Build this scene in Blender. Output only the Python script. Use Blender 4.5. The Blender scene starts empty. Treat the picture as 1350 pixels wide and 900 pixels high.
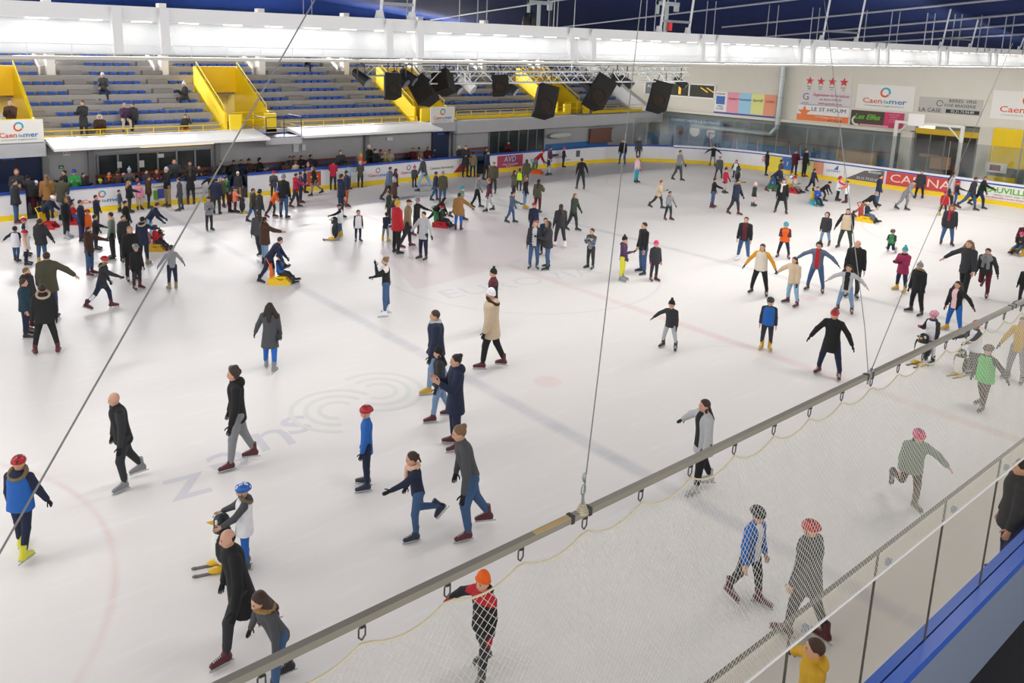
import bpy, math, random
import numpy as np
from mathutils import Vector, Matrix
random.seed(7)
PI = math.pi
FILL_E, STAND_E, WORLD_S, EXPO, GANT_E = 175, 4600, 1.4, 0.07, 265
SC = bpy.context.scene
COL = SC.collection
H = 7.0
# ---------------------------------------------------------------- camera (measured from the perspective of the rink)
FPX, CX, CY, YAW, PITCH, ROLL = 1038.7, 576.05, 260.94, 0.92233569, 0.18826666, 0.02387074
_f = np.array([math.cos(YAW)*math.cos(PITCH), math.sin(YAW)*math.cos(PITCH), -math.sin(PITCH)])
_r0 = np.array([math.sin(YAW), -math.cos(YAW), 0.0])
_u0 = np.cross(_r0, _f)
_r = _r0*math.cos(ROLL)+_u0*math.sin(ROLL)
_u = -_r0*math.sin(ROLL)+_u0*math.cos(ROLL)
def ray(x, y): return _f*FPX+_r*(x-CX)-_u*(y-CY)
def hit(x, y, ax, val):
    d = ray(x, y); o = np.array([0, 0, H]); return o+d*((val-o[ax])/d[ax])
def ice(x, y, z=0.0): return hit(x, y, 2, z)
def along(x, y, dist):
    d = ray(x, y); return np.array([0, 0, H])+d/np.linalg.norm(d)*dist
def proj(w):
    d = np.array(w, float)-[0, 0, H]; z = d@_f
    return CX+FPX*(d@_r)/z, CY-FPX*(d@_u)/z
cam = bpy.data.cameras.new('camera'); camo = bpy.data.objects.new('camera', cam); COL.objects.link(camo)
cam.sensor_fit = 'HORIZONTAL'; cam.sensor_width = 36.0; cam.lens = FPX*36/1350
cam.shift_x = (675-CX)/1350; cam.shift_y = -(450-CY)/1350
cam.clip_start = 0.05; cam.clip_end = 300
M4 = Matrix(((_r[0], _u[0], -_f[0], 0), (_r[1], _u[1], -_f[1], 0), (_r[2], _u[2], -_f[2], H), (0, 0, 0, 1)))
camo.matrix_world = M4
SC.camera = camo
# ---------------------------------------------------------------- materials
def s2l(c): return tuple((x/12.92 if x <= .04045 else ((x+.055)/1.055)**2.4) for x in c)
def hexc(h): h = h.lstrip('#'); return s2l(tuple(int(h[i:i+2], 16)/255 for i in (0, 2, 4)))
MATS = {}
def mat(key, col=None, rough=.6, metal=0, noise=0, nscale=8, emis=None, estr=0, bump=0, alpha=None, spec=None, bscale=60):
    if key in MATS: return MATS[key]
    m = bpy.data.materials.new(key); m.use_nodes = True; nt = m.node_tree; b = nt.nodes['Principled BSDF']
    c = hexc(col) if isinstance(col, str) else col
    b.inputs['Base Color'].default_value = (*c, 1); b.inputs['Roughness'].default_value = rough; b.inputs['Metallic'].default_value = metal
    if spec is not None: b.inputs['Specular IOR Level'].default_value = spec
    if noise or bump:
        tc = nt.nodes.new('ShaderNodeTexCoord')
    if noise:
        n = nt.nodes.new('ShaderNodeTexNoise'); n.inputs['Scale'].default_value = nscale; n.inputs['Detail'].default_value = 4
        nt.links.new(tc.outputs['Object'], n.inputs['Vector'])
        mx = nt.nodes.new('ShaderNodeMix'); mx.data_type = 'RGBA'
        mx.inputs['A'].default_value = (*[x*(1-noise) for x in c], 1); mx.inputs['B'].default_value = (*[min(1, x*(1+noise)) for x in c], 1)
        nt.links.new(n.outputs['Fac'], mx.inputs['Factor']); nt.links.new(mx.outputs['Result'], b.inputs['Base Color'])
    if bump:
        n2 = nt.nodes.new('ShaderNodeTexNoise'); n2.inputs['Scale'].default_value = bscale
        nt.links.new(tc.outputs['Object'], n2.inputs['Vector'])
        bp = nt.nodes.new('ShaderNodeBump'); bp.inputs['Strength'].default_value = bump; bp.inputs['Distance'].default_value = .02
        nt.links.new(n2.outputs['Fac'], bp.inputs['Height']); nt.links.new(bp.outputs['Normal'], b.inputs['Normal'])
    if emis:
        b.inputs['Emission Color'].default_value = (*hexc(emis), 1); b.inputs['Emission Strength'].default_value = estr
    MATS[key] = m; return m
def glassmat(key, tint, fac, rough=.03):
    if key in MATS: return MATS[key]
    m = bpy.data.materials.new(key); m.use_nodes = True; nt = m.node_tree; nt.nodes.clear()
    o = nt.nodes.new('ShaderNodeOutputMaterial'); t = nt.nodes.new('ShaderNodeBsdfTransparent'); t.inputs['Color'].default_value = (*tint, 1)
    g = nt.nodes.new('ShaderNodeBsdfGlossy'); g.inputs['Roughness'].default_value = rough; g.inputs['Color'].default_value = (.9, .95, 1, 1)
    mx = nt.nodes.new('ShaderNodeMixShader'); mx.inputs['Fac'].default_value = fac
    nt.links.new(t.outputs[0], mx.inputs[1]); nt.links.new(g.outputs[0], mx.inputs[2]); nt.links.new(mx.outputs[0], o.inputs[0])
    MATS[key] = m; return m
# ---------------------------------------------------------------- object helpers
def setp(o, label=None, cat=None, group=None, kind=None):
    if label: o['label'] = label
    if cat: o['category'] = cat
    if group: o['group'] = group
    if kind: o['kind'] = kind
    return o
def thing(name, label, cat, loc=(0, 0, 0), rz=0, group=None):
    o = bpy.data.objects.new(name, None); COL.objects.link(o); o.location = loc; o.rotation_euler = (0, 0, rz); o.empty_display_size = .2
    return setp(o, label, cat, group)
def child(o, p):
    o.parent = p; return o
def mesh_np(name, V, Q, mats, midx=None, smooth=False):
    """V (n,3), Q list of faces"""
    me = bpy.data.meshes.new(name)
    me.from_pydata([tuple(v) for v in V], [], [tuple(q) for q in Q])
    for m in mats: me.materials.append(m)
    if midx is not None: me.polygons.foreach_set('material_index', np.array(midx, dtype=np.int32))
    if smooth: me.polygons.foreach_set('use_smooth', np.ones(len(me.polygons), dtype=bool))
    me.update(); return me
def mesh_quads(name, V, Q, mats, midx=None, smooth=True):
    me = bpy.data.meshes.new(name); n = len(Q)
    me.vertices.add(len(V)); me.vertices.foreach_set('co', np.ascontiguousarray(V, dtype=np.float32).ravel())
    me.loops.add(4*n); me.loops.foreach_set('vertex_index', np.ascontiguousarray(Q, dtype=np.int32).ravel())
    me.polygons.add(n); me.polygons.foreach_set('loop_start', np.arange(0, 4*n, 4, dtype=np.int32))
    try: me.polygons.foreach_set('loop_total', np.full(n, 4, dtype=np.int32))
    except Exception: pass
    for m in mats: me.materials.append(m)
    if midx is not None: me.polygons.foreach_set('material_index', np.array(midx, dtype=np.int32))
    if smooth: me.polygons.foreach_set('use_smooth', np.ones(n, dtype=bool))
    me.update(calc_edges=True); me.validate(); return me
class MB:
    def __init__(s): s.v = []; s.f = []; s.m = []
    def add(s, V, F, mi=0):
        b = len(s.v); s.v += [tuple(v) for v in V]; s.f += [tuple(i+b for i in f) for f in F]; s.m += [mi]*len(F); return s
    def box(s, c, d, mi=0, R=None):
        x, y, z = [k/2 for k in d]
        V = [(-x, -y, -z), (x, -y, -z), (x, y, -z), (-x, y, -z), (-x, -y, z), (x, -y, z), (x, y, z), (-x, y, z)]
        if R is not None: V = [tuple(R@Vector(v)) for v in V]
        V = [(v[0]+c[0], v[1]+c[1], v[2]+c[2]) for v in V]
        return s.add(V, [(3, 2, 1, 0), (4, 5, 6, 7), (0, 1, 5, 4), (1, 2, 6, 5), (2, 3, 7, 6), (3, 0, 4, 7)], mi)
    def bb(s, a, b, mi=0):
        return s.box([(a[i]+b[i])/2 for i in range(3)], [abs(b[i]-a[i]) for i in range(3)], mi)
    def tube(s, a, b, r, r2=None, n=8, mi=0, caps=True):
        a = Vector(a); b = Vector(b); r2 = r if r2 is None else r2; d = (b-a).normalized()
        e = d.orthogonal().normalized(); g = d.cross(e); V = []
        for p, q in ((a, r), (b, r2)):
            for i in range(n):
                t = 2*PI*i/n; V.append(p+e*(q*math.cos(t))+g*(q*math.sin(t)))
        F = [(i, (i+1) % n, n+(i+1) % n, n+i) for i in range(n)]
        if caps: F += [tuple(range(n-1, -1, -1)), tuple(range(n, 2*n))]
        return s.add(V, F, mi)
    def path(s, P, r, n=6, mi=0):
        for a, b in zip(P[:-1], P[1:]): s.tube(a, b, r, n=n, mi=mi)
        return s
    def prism(s, poly, n, h, mi=0):
        """poly list of 3d pts, extruded by vector n*h"""
        k = len(poly); n = Vector(n)*h
        V = [Vector(p) for p in poly]+[Vector(p)+n for p in poly]
        F = [tuple(range(k-1, -1, -1)), tuple(range(k, 2*k))]+[(i, (i+1) % k, k+(i+1) % k, k+i) for i in range(k)]
        return s.add(V, F, mi)
    def ell(s, c, r, n=10, m=7, mi=0, R=None):
        V = []; F = []
        for j in range(m+1):
            ph = PI*j/m
            for i in range(n):
                t = 2*PI*i/n; p = Vector((r[0]*math.sin(ph)*math.cos(t), r[1]*math.sin(ph)*math.sin(t), r[2]*math.cos(ph)))
                if R is not None: p = R@p
                V.append((p[0]+c[0], p[1]+c[1], p[2]+c[2]))
        for j in range(m):
            for i in range(n): F.append((j*n+i, (j+1)*n+i, (j+1)*n+(i+1) % n, j*n+(i+1) % n))
        return s.add(V, F, mi)
    def lathe(s, prof, c=(0, 0, 0), n=16, mi=0, sy=1.0):
        V = []; F = []
        for (r, z) in prof:
            for i in range(n):
                t = 2*PI*i/n; V.append((c[0]+r*math.cos(t), c[1]+r*sy*math.sin(t), c[2]+z))
        for j in range(len(prof)-1):
            for i in range(n): F.append((j*n+i, j*n+(i+1) % n, (j+1)*n+(i+1) % n, (j+1)*n+i))
        return s.add(V, F, mi)
    def build(s, name, mats, parent=None, smooth=False):
        if not isinstance(mats, (list, tuple)): mats = [mats]
        me = mesh_np(name, s.v, s.f, mats, s.m, smooth)
        o = bpy.data.objects.new(name, me); COL.objects.link(o)
        if parent: o.parent = parent
        return o
def struct(name, mb, m, smooth=False):
    o = mb.build(name, m, None, smooth); o['kind'] = 'structure'; return o
_tc = {}
def textobj(s, size, m, name='lettering', ext=.004, align='CENTER', bold=0, shear=0, space=1.0):
    cu = bpy.data.curves.new('t', 'FONT'); cu.body = s; cu.size = size; cu.align_x = align; cu.align_y = 'CENTER'; cu.extrude = ext
    cu.offset = bold; cu.shear = shear; cu.space_character = space; cu.resolution_u = 2
    t = bpy.data.objects.new('t', cu); COL.objects.link(t)
    dg = bpy.context.evaluated_depsgraph_get(); me = bpy.data.meshes.new_from_object(t.evaluated_get(dg))
    bpy.data.objects.remove(t); bpy.data.curves.remove(cu)
    me.materials.clear(); me.materials.append(m); me.name = name
    o = bpy.data.objects.new(name, me); COL.objects.link(o); return o
def frame(c, right, up):
    r = Vector(right).normalized(); u = Vector(up).normalized(); n = r.cross(u)
    return Matrix(((r[0], u[0], n[0], c[0]), (r[1], u[1], n[1], c[1]), (r[2], u[2], n[2], c[2]), (0, 0, 0, 1)))
def signboard(name, label, cat, c, right, w, h, m, items, up=(0, 0, 1), th=.03, group=None):
    """flat board at centre c; items: ('t',text,x,y,size,mat[,bold,shear,fit]) | ('r',x,y,w,h,mat) | ('p',pts,mat) in board coordinates"""
    root = thing(name, label, cat, group=group); root.matrix_world = frame(c, right, up)
    MB().bb((-w/2, -h/2, -th), (w/2, h/2, 0)).build('board', m, root)
    for k, it in enumerate(items):
        zz = .006+.002*k
        if it[0] == 't':
            _, s, x, y, sz, mm = it[:6]; bold = it[6] if len(it) > 6 else 0; sh = it[7] if len(it) > 7 else 0
            o = textobj(s, sz, mm, bold=bold, shear=sh, ext=.002); fit = it[8] if len(it) > 8 else None
            o.parent = root; o.location = (x, y, zz)
            if fit:
                ww = max(v.co.x for v in o.data.vertices)-min(v.co.x for v in o.data.vertices); o.scale = (fit/ww, 1, 1)
        elif it[0] == 'r':
            _, x, y, ww, hh, mm = it; MB().bb((x-ww/2, y-hh/2, 0), (x+ww/2, y+hh/2, zz)).build('printed_panel', mm, root)
        elif it[0] == 'p':
            _, pts, mm = it; MB().prism([(a, b, 0) for a, b in pts], (0, 0, 1), zz).build('printed_shape', mm, root)
    return root
def ringpts(cx, cy, r0, r1, a0, a1, n=16):
    P = []
    for i in range(n+1):
        t = a0+(a1-a0)*i/n; P.append((cx+r1*math.cos(t), cy+r1*math.sin(t)))
    for i in range(n, -1, -1):
        t = a0+(a1-a0)*i/n; q = r0; P.append((cx+q*math.cos(t), cy+q*math.sin(t)))
    return P
def star(cx, cy, r):
    return [(cx+(r if i % 2 == 0 else r*.42)*math.sin(i*PI/5), cy+(r if i % 2 == 0 else r*.42)*math.cos(i*PI/5)) for i in range(10)]
def rz(u, v): return 7.55+.1*(48-u)+.012*(v-13)
# ================================================================ THE SETTING
RU, RV, RF, RN, RR = 45.4, 33.8, 0, 2.67, 8.0       # end boards u, left boards v, near boards v, corner radius
white = mat('white_paint', '#e9e8e4', .5); greyw = mat('concrete_grey', '#b9b9bb', .85, noise=.08, nscale=2, bump=.2)
cream = mat('cream_wall', '#d8d3c6', .85, noise=.04, nscale=1.5, bump=.15); dgrey = mat('dark_grey_wall', '#6e6f71', .85, noise=.1, nscale=3)
blue = mat('blue_plastic', '#1f49a8', .35); yellow = mat('yellow_paint', '#f2cf12', .5, noise=.05); dblue = mat('dark_blue_door', '#16284f', .5)
boardw = mat('board_white', '#e4e3e6', .35, noise=.05, nscale=1.2); steel = mat('galvanised_steel', '#9fa3a4', .4, metal=.7); black = mat('black_plastic', '#17171a', .5)
conc = mat('rubber_floor', '#2a2628', .9, noise=.2, nscale=30)
# --- ice
def ice_material():
    m = bpy.data.materials.new('ice'); m.use_nodes = True; nt = m.node_tree; b = nt.nodes['Principled BSDF']; N = nt.nodes.new; L = nt.links.new
    tc = N('ShaderNodeTexCoord'); sx = N('ShaderNodeSeparateXYZ'); L(tc.outputs['Object'], sx.inputs[0])
    def math_(op, a, bb=None, c=None):
        n = N('ShaderNodeMath'); n.operation = op
        for i, q in enumerate((a, bb, c)):
            if q is None: continue
            if isinstance(q, (int, float)): n.inputs[i].default_value = q
            else: L(q, n.inputs[i])
        return n.outputs[0]
    def noise(scale, det=3, vec=None):
        n = N('ShaderNodeTexNoise'); n.inputs['Scale'].default_value = scale; n.inputs['Detail'].default_value = det; L(vec or tc.outputs['Object'], n.inputs['Vector']); return n.outputs['Fac']
    def band(x, c, hw, soft=.08):    # 1 inside |x-c|<hw
        d = math_('ABSOLUTE', math_('SUBTRACT', x, c)); mr = N('ShaderNodeMapRange'); L(d, mr.inputs[0]); mr.inputs[1].default_value = hw+soft; mr.inputs[2].default_value = hw-soft; return mr.outputs[0]
    X, Y = sx.outputs[0], sx.outputs[1]
    def ring(cx, cy, r, hw):
        dx = math_('SUBTRACT', X, cx); dy = math_('SUBTRACT', Y, cy); d = math_('SQRT', math_('ADD', math_('MULTIPLY', dx, dx), math_('MULTIPLY', dy, dy))); return band(d, r, hw, .05)
    cur = None
    n1 = noise(.12, 2); mx = N('ShaderNodeMix'); mx.data_type = 'RGBA'; L(n1, mx.inputs['Factor'])
    mx.inputs['A'].default_value = (*hexc('#ebe7e3'), 1); mx.inputs['B'].default_value = (*hexc('#f0ece7'), 1); cur = mx.outputs['Result']
    # snow-dust scratches
    mp = N('ShaderNodeMapping'); L(tc.outputs['Object'], mp.inputs[0]); mp.inputs['Scale'].default_value = (.6, 5, 1); mp.inputs['Rotation'].default_value = (0, 0, .5)
    sc = noise(1.6, 8, mp.outputs[0]); mr = N('ShaderNodeMapRange'); L(sc, mr.inputs[0]); mr.inputs[1].default_value = .56; mr.inputs[2].default_value = .72; mr.inputs[4].default_value = .3
    def over(fac, col):
        nonlocal cur
        q = N('ShaderNodeMix'); q.data_type = 'RGBA'; L(fac, q.inputs['Factor']); L(cur, q.inputs['A']); q.inputs['B'].default_value = (*hexc(col), 1); cur = q.outputs['Result']
    wear = noise(.9, 5); wr = N('ShaderNodeMapRange'); L(wear, wr.inputs[0]); wr.inputs[1].default_value = .3; wr.inputs[2].default_value = .7; wr.inputs[3].default_value = .35; wr.inputs[4].default_value = 1
    W = wr.outputs[0]
    def line(f, col, a): over(math_('MULTIPLY', math_('MULTIPLY', f, W), a), col)
    line(band(X, 10.27, .16), '#9a9fb2', .38); line(band(X, 23.75, .16), '#9a9fb2', .38); line(band(X, 17.15, .16), '#d8837c', .25)
    line(band(X, 41.4, .05, .03), '#d8837c', .5)
    line(ring(17.15, 18.2, 4.5, .03), '#98a2c0', .25)
    for cx, cy in ((-2.0, 11.2), (-2.0, 25.2), (36.3, 11.2), (36.3, 25.2)): line(ring(cx, cy, 4.5, .04), '#d8706c', .25)
    for cx, cy in ((11.6, 11.2), (11.8, 25.2), (22.3, 11.2), (22.3, 25.2)): line(ring(cx, cy, 0, .3), '#e07c74', .25)
    over(mr.outputs[0], '#f6f7fa')
    L(cur, b.inputs['Base Color'])
    b.inputs['Roughness'].default_value = .28; b.inputs['Specular IOR Level'].default_value = .22
    rr = N('ShaderNodeMapRange'); L(noise(.15, 2), rr.inputs[0]); rr.inputs[1].default_value = .35; rr.inputs[2].default_value = .65; rr.inputs[3].default_value = .42; rr.inputs[4].default_value = .5; L(rr.outputs[0], b.inputs['Roughness'])
    bp = N('ShaderNodeBump'); bp.inputs['Strength'].default_value = .25; bp.inputs['Distance'].default_value = .01; L(sc, bp.inputs['Height']); L(bp.outputs[0], b.inputs['Normal'])
    return m
ICE = ice_material()
def corner(cx, cy, r, a0, a1, n=14): return [(cx+r*math.cos(a0+(a1-a0)*i/n), cy+r*math.sin(a0+(a1-a0)*i/n)) for i in range(n+1)]
PATH = [(-14, RV)]+corner(RU-RR, RV-RR, RR, PI/2, 0)+corner(RU-RR, RN+RR, RR, 0, -PI/2)+[(-14, RN)]
def offs(path, d):     # offset to the outside (left side of travel is inside here -> outward)
    out = []
    for i, p in enumerate(path):
        a = Vector(path[max(i-1, 0)]); b = Vector(path[min(i+1, len(path)-1)]); t = (b-a).normalized(); n = Vector((-t.y, t.x)); out.append((p[0]+n.x*d, p[1]+n.y*d))
    return out
mb = MB(); mb.prism([(x, y, -.1) for x, y in PATH], (0, 0, 1), .1); floor_ice = struct('floor', mb, ICE)
mb = MB(); mb.bb((-16, -6, -.4), (50, 2.6, -.2)); struct('floor', mb, conc)
mb = MB(); mb.bb((-16, RV+.1, -.3), (50, 52, -.004)); mb.bb((RU+.1, -6, -.32), (60, RV+.1, -.005)); struct('floor', mb, mat('walkway_floor', '#4c4a4c', .8, noise=.1, nscale=5))
def ice_mark(s, px, py, up, size, col, sx=1.0, name='ice_marking'):
    o = textobj(s, size, mat('icemark_'+col, col, .48, spec=.2), name=name, ext=.0005); w = ice(px, py); u = Vector(up).normalized(); r = Vector((u.y, -u.x, 0))
    o.matrix_world = frame((w[0], w[1], .0015), r, u); o.scale = (sx, 1, 1); o.parent = floor_ice
ice_mark('s', 393, 563, (-.1, -1, 0), 1.5, '#d8d7db', 1.1); ice_mark('u', 363, 582, (-.1, -1, 0), 1.5, '#d8d7db', 1.1)
ice_mark('e', 305, 612, (-.1, -1, 0), 1.5, '#d8d7db', 1.1); ice_mark('z', 250, 645, (-.1, -1, 0), 1.5, '#d8d7db', 1.1)
mb = MB()
for cxp, cyp, a0, a1 in ((445, 540, .3, 4.3), (500, 515, -2.6, 1.9)):
    c = ice(cxp, cyp)
    for r in (.35, .62, .9):
        mb.prism([(x, y, .0012) for x, y in ringpts(c[0], c[1], r-.05, r+.05, a0, a1, 20)], (0, 0, 1), .001)
mb.build('ice_marking', mat('icemark_l', '#e1e2dd', .48, spec=.2), floor_ice)
ice_mark('EUROVIA', 690, 372, (.1, 1, 0), 1.1, '#e2e0e2', 1.3)
P = [ice(*q) for q in ((500, 332), (548, 382), (640, 358), (700, 340), (765, 325), (735, 308), (600, 272), (560, 288))]
mb = MB(); mb.prism([(p[0], p[1], .001) for p in P], (0, 0, 1), .0008); mb.build('ice_marking', mat('icemark_pink', '#ebe0df', .48, noise=.03, nscale=1, spec=.2), floor_ice)
# --- boards
def wallalong(path, z0, z1, t0, t1):
    a = offs(path, t0); b = offs(path, t1); mb = MB(); n = len(path)
    V = [(x, y, z) for (x, y) in a for z in (z0, z1)]+[(x, y, z) for (x, y) in b for z in (z0, z1)]; F = []
    o = 2*n
    for i in range(n-1):
        j = 2*i; F += [(j, j+1, j+3, j+2), (o+j, o+j+2, o+j+3, o+j+1), (j+1, o+j+1, o+j+3, j+3), (j, j+2, o+j+2, o+j)]
    F += [(0, o, o+1, 1), (2*n-2, 2*n-1, o+2*n-1, o+2*n-2)]
    return mb.add(V, F)
nc = 16
left_path = PATH[:9]; end_path = PATH[8:24]; near_path = PATH[23:]
def seg(x0, x1, y): return [(x0, y), (x1, y)]
gap = (ice(32, 285)[0], ice(63, 283)[0])   # gateway in the left boards
bl = thing('rink_boards', 'long white rink boards with blue top rail along the benches', 'rink boards', (0, RV, 0))
lp1 = seg(-14, gap[0], RV); lp2 = seg(gap[1], PATH[0][0]*0+PATH[1][0], RV)+PATH[2:9]
g2 = (hit(628, 225, 1, RV)[0], hit(641, 225, 1, RV)[0])
g3 = (hit(300, 240, 1, RV)[0], hit(327, 240, 1, RV)[0])
lp2a = seg(gap[1], g3[0], RV); lp2b = seg(g3[1], g2[0], RV); lp2c = seg(g2[1], PATH[1][0], RV)+PATH[2:9]
def addparts(root, path, rail, railh=(1.02, 1.12)):
    for nm, (z0, z1, t0, t1, m) in {'panel': (0.22, railh[0], 0, .08, boardw), 'kick_strip': (0, .22, -.012, .08, yellow), 'top_rail': (*railh, -.03, .12, rail)}.items():
        o = wallalong(path, z0, z1, t0, t1).build(nm, m, root); o.location = (-root.location[0], -root.location[1], 0)
for p in (lp1, lp2a, lp2b, lp2c): addparts(bl, p, blue)
be = thing('rink_boards', 'curved end boards with white cap and blue stripe, covered in adverts', 'rink boards', (RU, 18, 0))
addparts(be, end_path, mat('white_cap', '#e8e8ee', .3), (1.04, 1.14))
o = wallalong(end_path, .97, 1.03, -.018, .06).build('stripe', blue, be); o.location = (-RU, -18, 0)
bn = thing('rink_boards', 'near rink boards with double blue rail below the glass, lower right', 'rink boards', (0, RN, 0))
outp = mat('near_board_panel', '#8f9bb2', .3, noise=.03)
for nm, (z0, z1, t0, t1, m) in {'panel': (-.2, 1.04, .0, .1, outp), 'kick_strip': (0, .22, -.012, .0, yellow)}.items():
    o = wallalong(near_path, z0, z1, t0, t1).build(nm, m, bn); o.location = (0, -RN, 0)
for t0, t1 in ((-.02, .07), (.085, .2)):
    o = wallalong(near_path, 1.04, 1.14, t0, t1).build('top_rail', mat('blue_rail', '#3d68cc', .3), bn); o.location = (0, -RN, 0)
o = wallalong([(-14, RN), (-14, RN)][:1]+[(-13.9, RN)], .9, 1.0, 0, .01)
bpy.data.objects.remove(o.build('x', black)) if False else None
# --- glass
gm = glassmat('protective_glass', (.995, .975, .92), .05); gm2 = glassmat('far_glass', (.86, .88, .87), .10, .08)
ng = thing('protective_glass', 'clear glass screen standing on the near blue rail, lower right', 'glass', (0, RN-.075, 1.14))
us = [9.84-1.445*k for k in range(-14, 9)]
for a, b in zip(us[:-1], us[1:]):
    MB().bb((b+.008, -.006, 0), (a-.008, .006, 1.58)).build('glass_pane', gm, ng)
for u in us: MB().bb((u-.008, -.008, 0), (u+.008, .008, 1.58)).build('joint_strip', mat('joint', '#55534c', .5), ng)
for u in us:
    MB().box((u+.25, 0, 1.38), (.045, .04, .06)).build('clamp', mat('clampblue', '#8a90a8', .4), ng)
MB().bb((us[-1], -.012, 1.575), (us[0], .012, 1.60)).build('top_edge', mat('edge', '#6a5f55', .5), ng)
eg = thing('protective_glass', 'tall glass screens above the curved end boards', 'glass', (RU, 18, 1.14))
gp = offs([p for p in PATH[5:22]], .04)
# resample the straight end
full = []
for a, b in zip(gp[:-1], gp[1:]):
    L_ = (Vector(b)-Vector(a)).length; k = max(1, int(L_/1.8))
    for i in range(k): full.append((Vector(a).lerp(Vector(b), i/k)))
full.append(Vector(gp[-1]))
for a, b in zip(full[:-1], full[1:]):
    t = (b-a); n = Vector((-t.y, t.x)).normalized()*.006; MBx = MB(); aa = a+t*.01; bb_ = b-t*.01
    MBx.prism([(aa.x-n.x-RU, aa.y-n.y-18, 0), (bb_.x-n.x-RU, bb_.y-n.y-18, 0), (bb_.x+n.x-RU, bb_.y+n.y-18, 0), (aa.x+n.x-RU, aa.y+n.y-18, 0)], (0, 0, 1), 1.75); MBx.build('glass_pane', gm2, eg)
for a in full: MB().tube((a.x-RU, a.y-18, 0), (a.x-RU, a.y-18, 1.75), .012, n=5).build('joint_strip', mat('joint2', '#9aa09f', .5), eg)
# --- left side wall below the stands
WV = 37.4
mb = MB(); mb.bb((-16, WV, -.02), (5.1, WV+.3, 2.7)); mb.bb((5.1, WV+.06, -.02), (6.75, WV+.3, 2.7)); mb.bb((6.75, WV, -.02), (7.2, WV+.3, 2.7)); mb.bb((7.2, WV, -.02), (27.7, WV+.3, 2.7)); mb.bb((27.7, WV+.06, -.02), (29.2, WV+.3, 2.7))
mb.bb((29.2, WV, -.02), (48, WV+.3, 2.7)); struct('wall_left', mb, greyw)
for k, (a, b, h) in enumerate(((4.2, 6.7, 2.2), (27.85, 29.1, 2.2))):
    d = thing('door_%d' % (k+1), None, None, ((a+b)/2, WV-.02, 0)); d['kind'] = 'structure'
    MB().bb((-(b-a)/2, -.03, 0), ((b-a)/2, .05, h)).build('door_leaf', dblue, d)
    MB().bb((-.25, -.05, 1.9), (.25, -.03, 2.02)).build('transom_plate', mat('plate_blue', '#2f62b5', .4), d)
    MB().bb((-(b-a)/2+.1, -.08, .95), (-(b-a)/2+.25, -.03, 1.05)).build('handle', steel, d)
# pier fins between bays
mb = MB()
for u in (6.85, 8.72, 14.6, 23.2, 29.4): mb.bb((u-.12, WV-.25, -.02), (u+.12, WV, 2.7))
struct('trim_1', mb, mat('pier_grey', '#8f9092', .8))
# long window band behind the benches
frm = mat('alu_frame', '#8d9599', .4, metal=.5); gdark = mat('dark_window_glass', '#3c4245', .12, noise=.4, nscale=1.2)
def window(n, us_, z0, z1, y, sills=True, m=gdark):
    w = thing('window_%d' % n, None, None, ((us_[0]+us_[-1])/2, y, z0)); w['kind'] = 'structure'; c = (us_[0]+us_[-1])/2
    MB().bb((us_[0]-c, -.02, 0), (us_[-1]-c, 0, z1-z0)).build('pane', m, w)
    mb = MB()
    for u in us_: mb.bb((u-c-.04, -.08, 0), (u-c+.04, .02, z1-z0))
    mb.bb((us_[0]-c, -.08, -.05), (us_[-1]-c, .02, .03)); mb.bb((us_[0]-c, -.08, z1-z0-.04), (us_[-1]-c, .02, z1-z0+.04)); mb.build('frame', frm, w); return w
window(1, [9.02, 9.9, 10.8, 11.7, 12.6, 13.5, 14.32], .35, 1.9, WV)
window(2, [32.3, 33.1, 33.9, 34.8, 35.6, 36.4, 37.1], .3, 1.95, WV)
for k, (u, z, w_, h_) in enumerate([(9.95, 1.25, .2, .28), (10.95, 1.2, .22, .32), (11.85, 1.6, .28, .18), (18.9, 1.45, .3, .42), (19.35, 1.5, .22, .32), (24.8, 1.75, .4, .2)]):
    p = MB().bb((u-w_/2, WV-.1, z), (u+w_/2, WV-.085, z+h_)).build('paper_notice', mat('paper', '#e6e6ec', .7))
    setp(p, ['white notice taped on the first window by the grey pier', 'white notice taped on the second bench window', 'small white notice high on the dark window', 'larger white notice on grey wall behind the benches', 'smaller white notice beside the larger one on grey wall', 'framed notice under the canopy left of the blue door'][k], 'notice')
mb = MB(); bluep = mat('light_blue_panel', '#3f86c4', .5)
for a, b in ((7.3, 8.6), (14.9, 22.9), (23.4, 27.6), (29.7, 32.2), (37.3, 43.5)): mb.bb((a, WV-.02, 0), (b, WV+.01, .85))
struct('baseboard_left', mb, bluep)
wood = mat('bench_wood', '#8a4a2c', .6, noise=.15)
for k, (a, b) in enumerate(((7.4, 14.3), (15.0, 22.6), (23.6, 27.4), (30.0, 32.2))):
    bb_ = thing('bench', ['long wooden bench with backrest under the dark windows', 'long wooden bench against the grey wall below the balcony', 'wooden bench between the grey pier and the blue door', 'short wooden bench right of the blue door'][k], 'bench', (0, WV-.4, 0))
    mb = MB(); [mb.bb((a, -.25+.13*i, .42), (b, -.14+.13*i, .46)) for i in range(3)]; mb.build('seat', wood, bb_)
    mb = MB(); mb.bb((a, .26, .85), (b, .3, .99)); mb.bb((a, .26, .62), (b, .3, .74)); mb.build('backrest', wood, bb_)
    mb = MB(); [mb.bb((u-.03, -.22, 0), (u+.03, .3, .42)) for u in np.linspace(a+.2, b-.2, max(2, int((b-a)/1.8)))]; [mb.bb((u-.02, .24, .4), (u+.02, .27, .99)) for u in np.linspace(a+.2, b-.2, max(2, int((b-a)/1.8)))]; mb.build('leg_frame', blue, bb_)
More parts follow.
